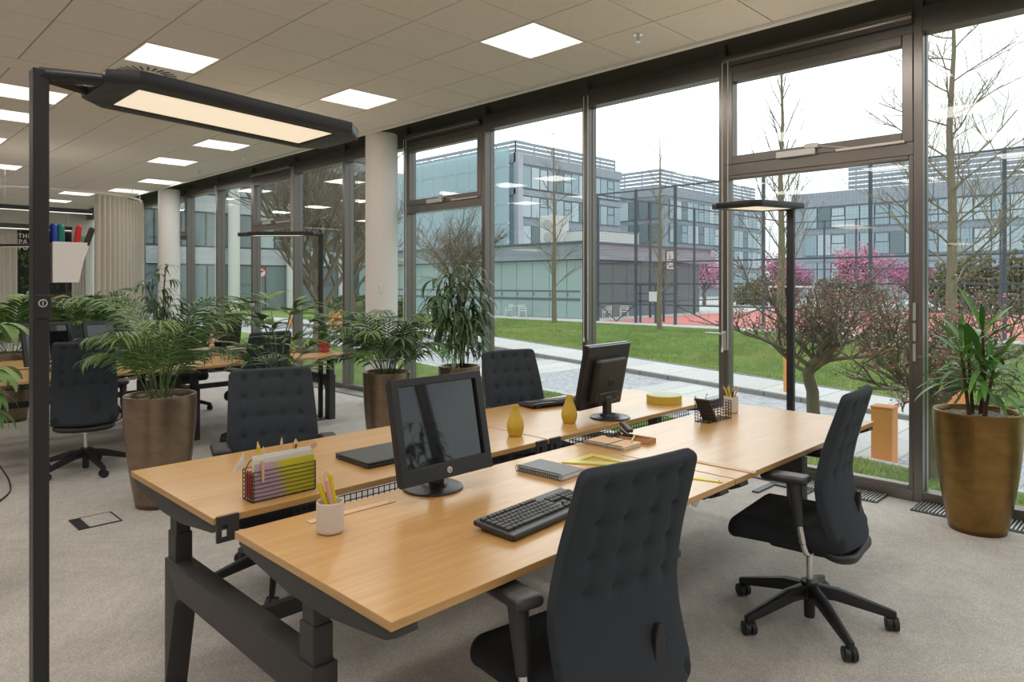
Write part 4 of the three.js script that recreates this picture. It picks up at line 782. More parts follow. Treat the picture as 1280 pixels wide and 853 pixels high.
{
  const t = thing('red_flowerpot', 'small bushy green plant in a bright red pot on the far desk', 'potted plant', 4.0, DH, 6.88);
  mesh('pot', lathe([[0.0001, 0], [0.045, 0], [0.05, 0.005], [0.064, 0.115], [0.064, 0.125], [0.058, 0.125], [0.055, 0.1], [0.0001, 0.1]], 32), M.red, t);
  for (let i = 0; i < 14; i++) { const a = i * 2.4, r = 0.01 + 0.035 * rnd(), h = rr(0.05, 0.13), b = v3(Math.cos(a) * r * 0.5, 0.1, Math.sin(a) * r * 0.5), e = v3(Math.cos(a) * r * 1.6, 0.12 + h, Math.sin(a) * r * 1.6), G = [rod(b, e, 0.003, 0.002, 5)]; for (let k = 0; k < 7; k++) { const p = b.clone().lerp(e, 0.35 + 0.65 * k / 6), c = k * 2.2; G.push(basis(blade(0.05, 0.03, 0.5, 4), p, v3(Math.cos(c), 0.6, Math.sin(c)), v3(0, 1, 0))); } mesh('sprig', merge(G), M.leaf[i % 3], t); }
  const p2 = thing('small_flowerpot', 'small brown pot on the desk beside the bluish screens', 'flowerpot', 1.12, DH, 7.6); mesh('pot', lathe([[0.0001, 0], [0.05, 0], [0.062, 0.11], [0.056, 0.11], [0.05, 0.09], [0.0001, 0.09]], 28), M.kraft, p2); mesh('plant_soil', cyl(0.052, 0.052, 0.004, 0, 0.094, 0, 20), M.soil, p2);
}
reseed(29);
{ // the window row goes on beyond the frame; the dark screen mirrors it
  const t = planter('potted_bamboo_palm', 'tall palm by the windows mirrored in the black screen', 4.75, -2.35, 0.2, 0.14, 0.74, M.pot);
  caneplant(t, 0.72, [[0.95, 0.05, 0.5, 10, 0.24, 0.03, 1.2], [0.7, 0.2, 3.0, 9, 0.24, 0.03, 1.2], [0.5, 0.2, 1.7, 9, 0.24, 0.03, 1.2]], M.leafDark);
  const t2 = planter('potted_palm', 'broad palm by the windows mirrored in the black screen', 4.7, -3.6, 0.2, 0.14, 0.74, M.pot);
  palm(t2, 0.7, 22, { len: 0.9, arch: 1.3, n: 16, leaf: 0.26, w: 0.035, droop: 0.8, low: 0.7 }, M.leafDark);
}
{
  const c = mesh(numbered('power_cable'), tube([V(1.02, 0.6, 6.75), V(0.98, 0.25, 6.6), V(1.05, 0.02, 6.3), V(0.95, 0.008, 5.9), V(0.7, 0.008, 5.6), V(0.45, 0.008, 5.7)], 0.006, 60, 6), M.black, scene); tag(c, 'black power cable trailing from the desk across the carpet', 'cable');
}
// ---------------------------------------------------------------- far end: curtain, poster, pendants
{
  const cx = 3.28, cu = 16.0, R = 1.62, y0 = 0.06, y1 = 3.12;
  const ring = a => V(cx + Math.cos(a) * R, 0, cu - Math.sin(a) * R);
  const rail = thing('curtain_rail', 'white curved curtain rail hung from the ceiling by thin rods', 'curtain rail', 0, 0, 0);
  const pts = []; for (let k = 0; k <= 60; k++) { const p = ring(lerp(-0.35, 3.6, k / 60)); p.y = 3.16; pts.push(p); }
  mesh('track', tube(pts, 0.02, 160, 8), M.white, rail);
  for (const a of [0.1, 0.75, 1.45, 2.2, 2.9]) { const p = ring(a); mesh('hanger_rod', rod(v3(p.x, 3.16, p.z), v3(p.x, CEIL, p.z), 0.006), M.white, rail); }
  const sheet = (label, a0, a1, n, gath) => { const rows = []; for (const y of [y1, 2.2, 1.2, y0]) { const row = []; for (let k = 0; k <= n * 8; k++) { const a = lerp(a0, a1, k / (n * 8)), p = ring(a), w = Math.sin(k / 8 * TAU) * gath * (y > 3 ? 0.8 : 1) + 0.012 * fbm(k * 0.11, y, 3, 2); p.x += Math.cos(a) * w; p.z += Math.sin(a) * w; p.y = y; row.push(p); } rows.push(row); } const m = mesh(numbered('curtain'), ribbon(rows), M.curtain, scene); tag(m, label, 'curtain', 'beige pleated curtains'); };
  sheet('beige pleated curtain hanging in a curve from the white rail', -0.25, 1.32, 24, 0.045);
  const wallCurtain = (label, x0, x1, u, n) => { const rows = []; for (const y of [2.75, 1.6, 0.05]) { const row = []; for (let k = 0; k <= n * 8; k++) row.push(V(lerp(x0, x1, k / (n * 8)), y, u + Math.sin(k / 8 * TAU) * 0.035)); rows.push(row); } const m = mesh(numbered('curtain'), ribbon(rows), M.curtain, scene); tag(m, label, 'curtain', 'beige pleated curtains'); };
  wallCurtain('straight beige curtain at the wall beside the dark green poster', 2.6, 3.72, 21.3, 9);
  wallCurtain('straight beige wall curtain behind the curved curtain', 4.98, 5.25, 21.3, 4);
}
{
  const W = 1.2, H = 2.35, x = 4.35, u = 21.5;
  const cv = tex(512, 768, (a, b) => { const n = fbm(a * 16, b * 22, 1, 4), m = fbm(a * 4, b * 6, 5, 3), l = THREE.MathUtils.smoothstep(n + m * 0.6, 0.0, 0.45); if (b < 0.3) { const s = 0.5 + fbm(a * 3, b * 60, 2, 3); return [0.42 * s + 0.12, 0.28 * s + 0.08, 0.16 * s + 0.05]; } return [0.06 + 0.32 * l, 0.08 + 0.42 * l, 0.04 + 0.14 * l]; });
  const t = thing('wall_poster', 'dark green leaf-print wall poster with white capital lettering', 'poster', x, 0.5, u);
  mesh('print', box(W, H, 0.02, 0, H / 2, 0), std({ map: cv, roughness: 0.7 }), t);
  const font = await new FontLoader().loadAsync('fonts/droid/droid_sans_bold.typeface.json');
  ['THE', 'PA', 'PO'].forEach((s, k) => { const g = new TextGeometry(s, { font, size: 0.115, depth: 0.006, curveSegments: 4 }); mesh('lettering', g.translate(-0.585, H - 0.2 - k * 0.15, 0.011), M.white, t); });
}
M.pendGlow = std({ color: C(0.8, 0.8, 0.8), emissive: PANEL_COLOR, emissiveIntensity: 1.1, roughness: 0.6 });
for (const [x0, x1, u, y, l] of [[2.1, 3.45, 13.6, 2.72, 'long black linear pendant light hanging before the wall poster'], [2.9, 3.6, 15.6, 2.55, 'short black linear pendant light inside the curved curtain'], [1.9, 2.5, 12.6, 2.35, 'black flat pendant light beside the lamp post far back']]) {
  const t = thing('pendant_light', l, 'pendant light', (x0 + x1) / 2, y, u); const L = x1 - x0;
  mesh('housing', box(L, 0.07, 0.06, 0, 0, 0), M.black, t); mesh('diffuser', box(L - 0.02, 0.008, 0.045, 0, -0.0385, 0), M.pendGlow, t);
  for (const s of [-1, 1]) mesh('suspension_wire', rod(v3(s * L * 0.42, 0.03, 0), v3(s * L * 0.42, CEIL - y, 0), 0.002, 0.002, 5), M.alu, t);
  const A = new THREE.RectAreaLight(PANEL_COLOR, 3, L - 0.05, 0.04); A.rotation.x = -PI / 2; A.position.y = -0.046; t.add(A);
}
// round road sign beyond the far windows
{
  const t = thing('road_sign', 'round red and white no-right-turn road sign on a pole outside', 'sign', 18.2, -0.75, 38.3, -0.4), y = 2.84, R = 0.3;
  mesh('pole', rod(v3(0, 0, -0.04), v3(0, 3.0, -0.04), 0.03), M.alu, t);
  mesh('disc', cyl(R, R, 0.02, 0, 0, 0, 40).rotateX(PI / 2).translate(0, y, 0), M.paper, t);
  mesh('red_ring', extrude(Array.from({ length: 40 }, (_, k) => [Math.cos(k / 40 * TAU) * R, Math.sin(k / 40 * TAU) * R]), 0.006, 0, [Array.from({ length: 40 }, (_, k) => [Math.cos(k / 40 * TAU) * R * 0.78, Math.sin(k / 40 * TAU) * R * 0.78])]).translate(0, y, 0.011), M.red, t);
  mesh('arrow', merge([box(0.05, 0.22, 0.004, -0.07, -0.04, 0.014), box(0.14, 0.05, 0.004, -0.01, 0.08, 0.014), extrude([[0.04, 0.01], [0.16, 0.08], [0.04, 0.15]], 0.004).translate(0, 0, 0.012)]).translate(0, y, 0), M.black, t);
  mesh('red_bar', box(R * 1.75, 0.045, 0.004, 0, 0, 0.02).rotateZ(PI / 4).translate(0, y, 0), M.red, t);
}

// ---------------------------------------------------------------- outside: ground
const road = u => Math.max(-2.5, Math.min(-0.75, -1.7 + 0.0515 * (u - 6)));
const PLAZA = -0.75;
function groundStrip(name, xs, yf, u0, u1, nu, mat, smoothUV = 1) {
  const rows = []; for (let i = 0; i <= nu; i++) { const u = lerp(u0, u1, i / nu); rows.push(xs.map(x => V(x, yf(x, u), u))); }
  const g = ribbon(rows), p = g.attributes.position, uv = g.attributes.uv; for (let i = 0; i < p.count; i++) uv.setXY(i, p.getX(i), p.getZ(i));
  return structMesh(name, g, mat);
}
groundStrip('lawn', [5.55, 7, 9, 11, 13.55], (x, u) => road(u) + 0.05 + 0.02 * noise.noise(x, u, 3), -14, 70, 160, M.grass);
groundStrip('roadway', [13.5, 16, 18.35], (x, u) => road(u), -14, 70, 120, M.cobble);
groundStrip('lawn', Array.from({ length: 24 }, (_, k) => lerp(20.45, 31.6, k / 23)), (x, u) => { const k = THREE.MathUtils.smoothstep(x, 20.4, 31.4); return lerp(road(u) + 0.06, PLAZA - 0.06, k * 0.6 + 0.4 * (x - 20.4) / 11) + 0.05 * noise.noise(x * 0.4, u * 0.4, 1); }, -14, 70, 160, M.grass);
structMesh('plaza', metricUV(box(160, 0.4, 170, 111.3, PLAZA - 0.2, -55)), M.concrete);
structMesh('court', box(27, 0.02, 29, 46.8, PLAZA + 0.012, -11), M.court);
structMesh('backfill', box(400, 0.2, 400, 150, -2.75, -60), M.grass);
{ // pale slabs of the pavement, kerb stones and bands across the cobbles: each stone its own piece
  const pv = structure('pavement'); const kb = structure('kerb');
  const sg = rbox(2.08, 0.12, 1.48, 0.01, 0, 0, 0, 1), kg = rbox(0.16, 0.2, 0.98, 0.015, 0, 0, 0, 1), eg = rbox(0.12, 0.16, 1.98, 0.01, 0, 0, 0, 1);
  const tones = [0.95, 1.0, 1.05].map(k => std({ map: concreteTex, color: C(k, k, k), roughness: 0.9 }));
  metricUV(sg); let q = 0;
  for (let u = -13; u < 46; u += 1.5) { const m = mesh('paving_slab', sg, tones[q++ % 3], pv); m.position.set(19.42, road(u) + 0.065, -u); m.rotation.x = Math.atan(u < 24.4 ? 0.0515 : 0); }
  for (let u = -13; u < 46; u++) { const m = mesh('kerb_stone', kg, M.kerb, kb); m.position.set(18.3, road(u) + 0.03, -u); m.rotation.x = Math.atan(u < 24.4 ? 0.0515 : 0); }
  for (let u = -13; u < 46; u += 2) { const m = mesh('edging_stone', eg, M.kerb, kb); m.position.set(20.5, road(u) + 0.07, -u); m.rotation.x = Math.atan(u < 24.4 ? 0.0515 : 0); }
  for (let u = -13; u < 40; u += 1) { const m = mesh('edging_stone', kg, M.concrete, kb); m.position.set(13.58, road(u) + 0.0, -u); m.rotation.x = Math.atan(u < 24.4 ? 0.0515 : 0); }
  const bd = rbox(2.34, 0.06, 0.62, 0.008, 0, 0, 0, 1); metricUV(bd);
  for (const u0 of [-6, -0.8, 4.4, 9.6, 14.6, 20]) for (let c = 0; c < 2; c++) for (let r = 0; r < 3; r++) { const m = mesh('paving_slab', bd, tones[(c + r) % 3], pv), u = u0 + r * 0.64; m.position.set(14.85 + c * 2.36, road(u) - 0.012, -u); m.rotation.x = Math.atan(0.0515); }
  const ret = rbox(0.3, 0.55, 1.98, 0.015, 0, 0, 0, 1); metricUV(ret);
  for (let u = 18; u < 46; u += 2) { const m = mesh('retaining_stone', ret, M.concrete, kb); m.position.set(31.3, PLAZA - 0.25, -u); }
}
// ---------------------------------------------------------------- barrier with its two posts
{
  const bx = 13.95, bu = 4.2, by = road(4.2);
  const t = thing('barrier_post', 'square orange barrier housing standing at the roadside grass', 'barrier post', bx, by, bu, 0.0);
  mesh('housing', rbox(0.34, 1.0, 0.36, 0.012, 0, 0.5, 0), M.orange, t); mesh('cap', rbox(0.37, 0.035, 0.39, 0.01, 0, 1.015, 0), M.orange, t); mesh('lock_plate', box(0.05, 0.09, 0.004, 0.0, 0.86, 0.182), M.alu, t);
  const a = thing('road_barrier', 'red and white striped barrier arm across the road', 'barrier arm', bx + 0.2, by + 0.93, bu, 0);
  const L = 3.6, n = 12, k = 0.16; for (let i = 0; i < n; i++) { const m = mesh('stripe', box(L / n, 0.075, 0.035), i % 2 ? M.red : M.white, a); m.position.set((i + 0.5) * L / n, (i + 0.5) * L / n * 0.02, 0); }
  const o = thing('barrier_post', 'orange post behind the trunk of the berry tree', 'barrier post', 18.9, road(8.1) + 0.1, 8.1, 0.2);
  mesh('housing', rbox(0.32, 1.1, 0.22, 0.012, 0, 0.55, 0), M.orange, o); mesh('panel', box(0.2, 0.3, 0.01, -0.02, 0.85, 0.113), M.alu, o);
  const o2 = thing('barrier_post', 'orange post standing behind the strap-leaved plant', 'barrier post', 17.95, road(3.9) + 0.02, 3.9, 0.1);
  mesh('housing', rbox(0.45, 1.15, 0.34, 0.012, 0, 0.575, 0), M.orange, o2); mesh('cap', rbox(0.48, 0.03, 0.37, 0.01, 0, 1.16, 0), M.orange, o2);
}
// ---------------------------------------------------------------- trees
function tree(name, label, x, y, u, o, mat, group) {
  const t = thing(name, label, 'tree', x, y, u, 0, group);
  const twigs = [], limbs = [];
  const taper = (pts, r0, r1, s) => { const c = new THREE.CatmullRomCurve3(pts), n = Math.max(2, (pts.length - 1) * 2), G = []; const fr = c.computeFrenetFrames(n), rows = []; for (let i = 0; i <= n; i++) { const p = c.getPointAt(i / n), r = lerp(r0, r1, i / n), row = []; for (let j = 0; j <= s; j++) { const a = j / s * TAU; row.push(p.clone().addScaledVector(fr.normals[i], Math.cos(a) * r).addScaledVector(fr.binormals[i], Math.sin(a) * r)); } rows.push(row); } return ribbon(rows); };
  const tips = [];
  function grow(p, dir, len, r, depth, bag) {
    const pts = [p.clone()]; let d = dir.clone(), q = p.clone(); const n = 4;
    for (let i = 0; i < n; i++) { d.add(v3(rr(-1, 1), rr(-0.6, 1), rr(-1, 1)).multiplyScalar(o.wob)).add(v3(0, o.lift, 0)).normalize(); q = q.clone().addScaledVector(d, len / n); pts.push(q); }
    bag.push(taper(pts, r, r * 0.5, depth > 1 ? 5 : 3));
    tips.push(q); if (depth <= 1) tips.push(pts[2]);
    if (depth <= 0) return;
    const kids = o.kids[depth] ?? 3;
    for (let k = 0; k < kids; k++) { const v = lerp(0.3, 1, (k + rnd() * 0.6) / kids), bp = pts[Math.min(n, Math.floor(v * n))].clone(), a = rr(0, TAU), side = v3(Math.cos(a), rr(-0.2, 0.5), Math.sin(a)); const nd = d.clone().multiplyScalar(0.8).addScaledVector(side, o.spread).normalize(); grow(bp, nd, len * rr(0.5, 0.72), r * rr(0.42, 0.58) * (o.cr ?? 1), depth - 1, bag); }
  }
  const tr = [v3(0, -0.2, 0)]; for (let k = 1; k <= 5; k++) tr.push(v3(rr(-1, 1) * o.bendy * k, o.trunk * k / 5, rr(-1, 1) * o.bendy * k));
  mesh('trunk', taper(tr, o.r, o.r * o.tip, 10), mat, t);
  const tc = new THREE.CatmullRomCurve3(tr);
  for (let k = 0; k < o.limbs; k++) {
    const v = lerp(o.first, 1, k / Math.max(1, o.limbs - 1)), p = tc.getPointAt(v), a = k * 2.4 + rr(-0.4, 0.4), bag = [];
    const len = o.len * (o.cone ? lerp(1, 0.3, k / o.limbs) : rr(0.8, 1.1)), dir = v3(Math.cos(a), o.rise * rr(0.7, 1.3), Math.sin(a)).normalize();
    grow(p, dir, len, o.r * o.lr * (o.cone ? lerp(1, 0.5, k / o.limbs) : 1), o.depth, bag);
    mesh('limb', merge(bag), mat, t);
  }
  return { t, tips };
}
function dots(t, name, tips, n, r, spread, mat) {
  const g = new THREE.IcosahedronGeometry(r, 0), m = new THREE.InstancedMesh(g, mat, n), M4 = new THREE.Matrix4(), cA = new THREE.Color(); m.name = name; m.userData.kind = 'stuff'; shade(m);
  for (let i = 0; i < n; i++) { const p = tips[Math.floor(rnd() * tips.length)], s = rr(0.6, 1.3); M4.compose(v3(p.x + rr(-1, 1) * spread, p.y + rr(-1, 1) * spread, p.z + rr(-1, 1) * spread), new THREE.Quaternion().setFromEuler(new THREE.Euler(rr(0, 6), rr(0, 6), 0)), v3(s, s * rr(0.5, 1), s)); m.setMatrixAt(i, M4); const k = rr(0.75, 1.15); m.setColorAt(i, cA.setRGB(k, k, k)); }
  t.add(m);
}
const tall = { trunk: 10, r: 0.13, tip: 0.15, bendy: 0.02, limbs: 22, first: 0.2, len: 1.9, lr: 0.19, rise: 0.75, depth: 2, kids: [0, 4, 5], wob: 0.16, lift: 0.05, spread: 0.75, cone: true };
reseed(31); tree('bare_tree', 'slender bare young tree rising from the lawn before the pavilion glass', 29.1, -0.85, 25.6, { ...tall, trunk: 11, r: 0.15 }, M.barkPale, 'bare young trees');
reseed(32); tree('bare_tree', 'slender bare young tree in front of the basketball board', 29.3, -0.98, 18.95, { ...tall, trunk: 9.6, r: 0.14, limbs: 18, len: 1.5 }, M.barkPale, 'bare young trees');
reseed(33); tree('bare_tree', 'tall bare tree behind the lamp by the windows', 27.5, -1.2, 12.1, { ...tall, trunk: 11.5, r: 0.19, limbs: 30, len: 3.0, rise: 1.5, first: 0.25, lr: 0.17, kids: [0, 3, 4] }, M.barkPale, 'bare young trees');
reseed(34); tree('bare_tree', 'tall bare tree behind the strap-leaved plant, cut by the picture top', 26.5, -1.25, 5.94, { ...tall, trunk: 13, r: 0.2, limbs: 30, len: 3.6, rise: 0.55, first: 0.2, wob: 0.22 }, M.barkPale, 'bare young trees');
const apple = { trunk: 1.75, r: 0.14, tip: 0.75, bendy: 0.03, limbs: 10, first: 0.76, len: 1.65, lr: 0.36, rise: 0.55, depth: 3, kids: [0, 4, 5, 5], wob: 0.4, lift: 0.05, spread: 1.0 };
reseed(41); { const a = tree('berry_tree', 'gnarled berry tree with red fruit outside the glass door', 14.25, road(5.6), 5.6, { ...apple, len: 1.75 }, M.barkDark, 'crab apple trees'); dots(a.t, 'red_berries', a.tips, 420, 0.026, 0.08, M.berry); dots(a.t, 'buds', a.tips, 1500, 0.016, 0.1, std({ color: C(0.5, 0.45, 0.35), roughness: 1 })); }
reseed(42); { const a = tree('berry_tree', 'gnarled berry tree with red fruit behind the strap-leaved plant', 13.2, road(3.2), 3.2, { ...apple, len: 1.6, trunk: 1.5 }, M.barkDark, 'crab apple trees'); dots(a.t, 'red_berries', a.tips, 420, 0.026, 0.08, M.berry); dots(a.t, 'buds', a.tips, 1500, 0.016, 0.1, std({ color: C(0.5, 0.45, 0.35), roughness: 1 })); }
const big = { cr: 1.02, trunk: 3.6, r: 0.2, tip: 0.7, bendy: 0.05, limbs: 11, first: 0.42, len: 4.0, lr: 0.4, rise: 1.3, depth: 4, kids: [0, 4, 4, 4, 4], wob: 0.2, lift: 0.06, spread: 0.8 };
reseed(51); tree('bare_tree', 'spreading bare tree outside behind the slender far lamp', 12.0, road(21.0) + 0.03, 21.0, { ...big, r: 0.22 }, M.bark, 'spreading bare trees');
reseed(52); tree('bare_tree', 'spreading bare tree half hidden by the round column', 21.2, -0.72, 33.5, { ...big, trunk: 3.4, len: 4.4 }, M.bark, 'spreading bare trees');
reseed(53); { const a = tree('bare_tree', 'reddish twiggy tree seen behind the bamboo-like palm', 24.0, -0.85, 27.6, { ...big, trunk: 2.6, r: 0.15, len: 2.8, rise: 1.1, depth: 3, kids: [0, 5, 5, 5] }, M.bark, 'spreading bare trees'); dots(a.t, 'buds', a.tips, 1800, 0.03, 0.15, std({ color: C(0.4, 0.3, 0.25), roughness: 1 })); }
for (const [x, u, s, l, sd] of [[64.5, 36.4, 1.1, 'pink blossom tree beside the basketball board', 61], [65, 28.0, 1.0, 'pink blossom tree seen under the lamp by the windows', 62], [65, 21.5, 1.1, 'pink blossom tree behind the crown of the berry tree', 63], [65.5, 17.6, 0.9, 'pink blossom tree beside the olive shrubs', 64]]) {
  reseed(sd); const a = tree('blossom_tree', l, x, PLAZA, u, { ...apple, trunk: 1.6 * s, len: 2.3 * s, r: 0.2, rise: 1.1 }, M.barkDark, 'pink blossom trees'); dots(a.t, 'blossoms', a.tips, 5200, 0.075, 0.35, sd % 2 ? M.pink : M.blossom);
}
// ---------------------------------------------------------------- fenced sports court
{
  const x0 = 33, x1 = 60.5, ua = -3, ub = 25.6, top = 6.8;
  const f = thing('court_fence', 'tall grey steel mesh fence round the red sports court', 'fence', 0, 0, 0);
  const post = (x, u, w = 0.13) => mesh('post', box(w, top - PLAZA, w, x, (top + PLAZA) / 2, -u), M.cage, f);
  const us = [25.6, 22.9, 20.35, 15.4, 10.5, 5.6, 0.7, -3];
  for (const u of us) post(x0, u); for (const u of us) post(x1, u); for (const x of [38.5, 44, 49.5, 55]) post(x, ub);
  for (const y of [top - 0.06, 2.65, 1.46, 0.3]) { mesh('rail', box(0.08, 0.08, ub - ua, x0, y, -(ua + ub) / 2), M.cage, f); mesh('rail', box(0.08, 0.08, ub - ua, x1, y, -(ua + ub) / 2), M.cage, f); mesh('rail', box(x1 - x0, 0.08, 0.08, (x0 + x1) / 2, y, -ub), M.cage, f); }
  for (let k = 0; k < us.length - 1; k++) { const a = us[k], b = us[k + 1], m = (a + b) / 2; if (k === 1) continue; mesh('brace', rod(V(x0, 0.3, a), V(x0, PLAZA + 0.05, m), 0.035, 0.035, 4), M.cage, f); mesh('brace', rod(V(x0, 0.3, b), V(x0, PLAZA + 0.05, m), 0.035, 0.035, 4), M.cage, f); mesh('brace', rod(V(x1, 0.3, a), V(x1, PLAZA + 0.05, m), 0.035, 0.035, 4), M.cage, f); mesh('brace', rod(V(x1, 0.3, b), V(x1, PLAZA + 0.05, m), 0.035, 0.035, 4), M.cage, f); }
  const g = []; for (let u = ua; u < ub; u += 0.16) g.push(box(0.006, top - 0.3, 0.006, x0, (top + 0.3) / 2, -u)); for (let y = 0.4; y < top; y += 0.16) g.push(box(0.006, 0.006, ub - ua, x0, y, -(ua + ub) / 2));
  mesh('mesh_net', merge(g), M.net, f).userData.kind = 'stuff';
  const gate = mesh('gate', merge([box(0.06, 0.06, 2.3, x0, 1.4, -21.6), box(0.06, 2.1, 0.12, x0, 0.32, -22.6), box(0.06, 2.1, 0.12, x0, 0.32, -21.6), box(0.06, 0.06, 2.3, x0, 0.9, -21.6), box(0.06, 0.06, 2.3, x0, 0.5, -21.6)]), M.cage, f);
  mesh('notice_board', box(0.03, 0.55, 0.75, x0 - 0.06, 0.75, -21.6), M.white, f);
  const h = thing('basketball_hoop', 'white basketball board on a post inside the court', 'basketball hoop', 34.6, PLAZA, 22.1, 0);
  mesh('post', rod(v3(0, 0, 0), v3(0, 3.4, 0), 0.07), M.cage, h); mesh('backboard', box(0.9, 1.05, 0.04, 0, 3.55, 0.45), M.white, h); mesh('board_border', merge([box(0.96, 0.05, 0.045, 0, 4.09, 0.45), box(0.96, 0.05, 0.045, 0, 3.01, 0.45), box(0.05, 1.1, 0.045, 0.46, 3.55, 0.45), box(0.05, 1.1, 0.045, -0.46, 3.55, 0.45)]), M.black, h); mesh('target_square', merge([box(0.5, 0.04, 0.01, 0, 3.6, 0.475), box(0.5, 0.04, 0.01, 0, 3.2, 0.475), box(0.04, 0.42, 0.01, -0.24, 3.4, 0.475), box(0.04, 0.42, 0.01, 0.24, 3.4, 0.475)]), M.cage, h); mesh('rim', new THREE.TorusGeometry(0.225, 0.012, 6, 24).rotateX(PI / 2).translate(0, 3.15, 0.75), M.orange, h);
  const goal = thing('football_goal', 'small white football goal on the red court', 'goal', 44.5, PLAZA, 20.4, 0);
  mesh('goal_frame', merge([rod(v3(0, 0, 0), v3(0, 2, 0), 0.06), rod(v3(0, 2, 0), v3(0, 2, 3), 0.06), rod(v3(0, 0, 3), v3(0, 2, 3), 0.06), rod(v3(0, 2, 0), v3(0.9, 0.05, 0), 0.04), rod(v3(0, 2, 3), v3(0.9, 0.05, 3), 0.04)]), M.white, goal);
}
// ---------------------------------------------------------------- buildings
function windowsOn(t, face, fix, a0, a1, rows, pw, opt = {}) {         // rows of separate windows on a face ('x' looks along -x, 'u' along -u)
  reseed(opt.seed ?? 3);
  rows.forEach(([y0, y1], r) => {
    for (let a = a0 + pw / 2, k = 0; a < a1 - pw * 0.3; a += pw, k++) {
      const h = y1 - y0, W = pw - 0.1, place = (g, d) => face === 'x' ? g.rotateY(PI / 2).translate(fix - d, (y0 + y1) / 2, -a) : g.translate(a, (y0 + y1) / 2, -(fix - d));
      const f = mesh('window', place(box(W, h, 0.16), 0.02), M.bandDark, t);
      const tone = M.bGlass[opt.dark && rnd() < opt.dark ? 3 : Math.floor(rnd() * 3)];
      if (k % 3 === 2) { mesh('pane', place(box(W - 0.22, h * 0.36, 0.06).translate(0, h * 0.26, 0), 0.12), tone, f); mesh('pane', place(box(W - 0.06, h * 0.5, 0.06).translate(0, -h * 0.22, 0), 0.12), tone, f); }
      else mesh('pane', place(box(W - 0.06, h - 0.1, 0.06), 0.12), tone, f);
    }
  });
}
function block(label, x0, x1, u0, u1, top, bands, name = 'office_building') {
  const t = thing(name, label, 'building', 0, 0, 0);
  mesh('wall', metricUV(box(x1 - x0, top - PLAZA, u1 - u0, (x0 + x1) / 2, (top + PLAZA) / 2, -(u0 + u1) / 2)), M.stone, t);
  for (const [y0, y1] of bands) mesh('stone_band', metricUV(box(x1 - x0 + 0.4, y1 - y0, u1 - u0 + 0.4, (x0 + x1) / 2, (y0 + y1) / 2, -(u0 + u1) / 2)), M.stone, t);
  return t;
}
function roofRail(t, x0, x1, u0, u1, y, h, n) {
  for (let k = 1; k <= n; k++) { const yy = y + h * k / n; mesh('roof_louvre', box(x1 - x0, h / n * 0.72, 0.2, (x0 + x1) / 2, yy, -u0), M.stone, t); mesh('roof_louvre', box(0.2, h / n * 0.72, u1 - u0, x0, yy, -(u0 + u1) / 2), M.stone, t); }
  for (let x = x0; x <= x1; x += 3.4) mesh('roof_post', box(0.14, h, 0.14, x, y + h / 2, -u0), M.stonePale, t); for (let u = u0; u <= u1; u += 3.4) mesh('roof_post', box(0.14, h, 0.14, x0, y + h / 2, -u), M.stonePale, t);
}
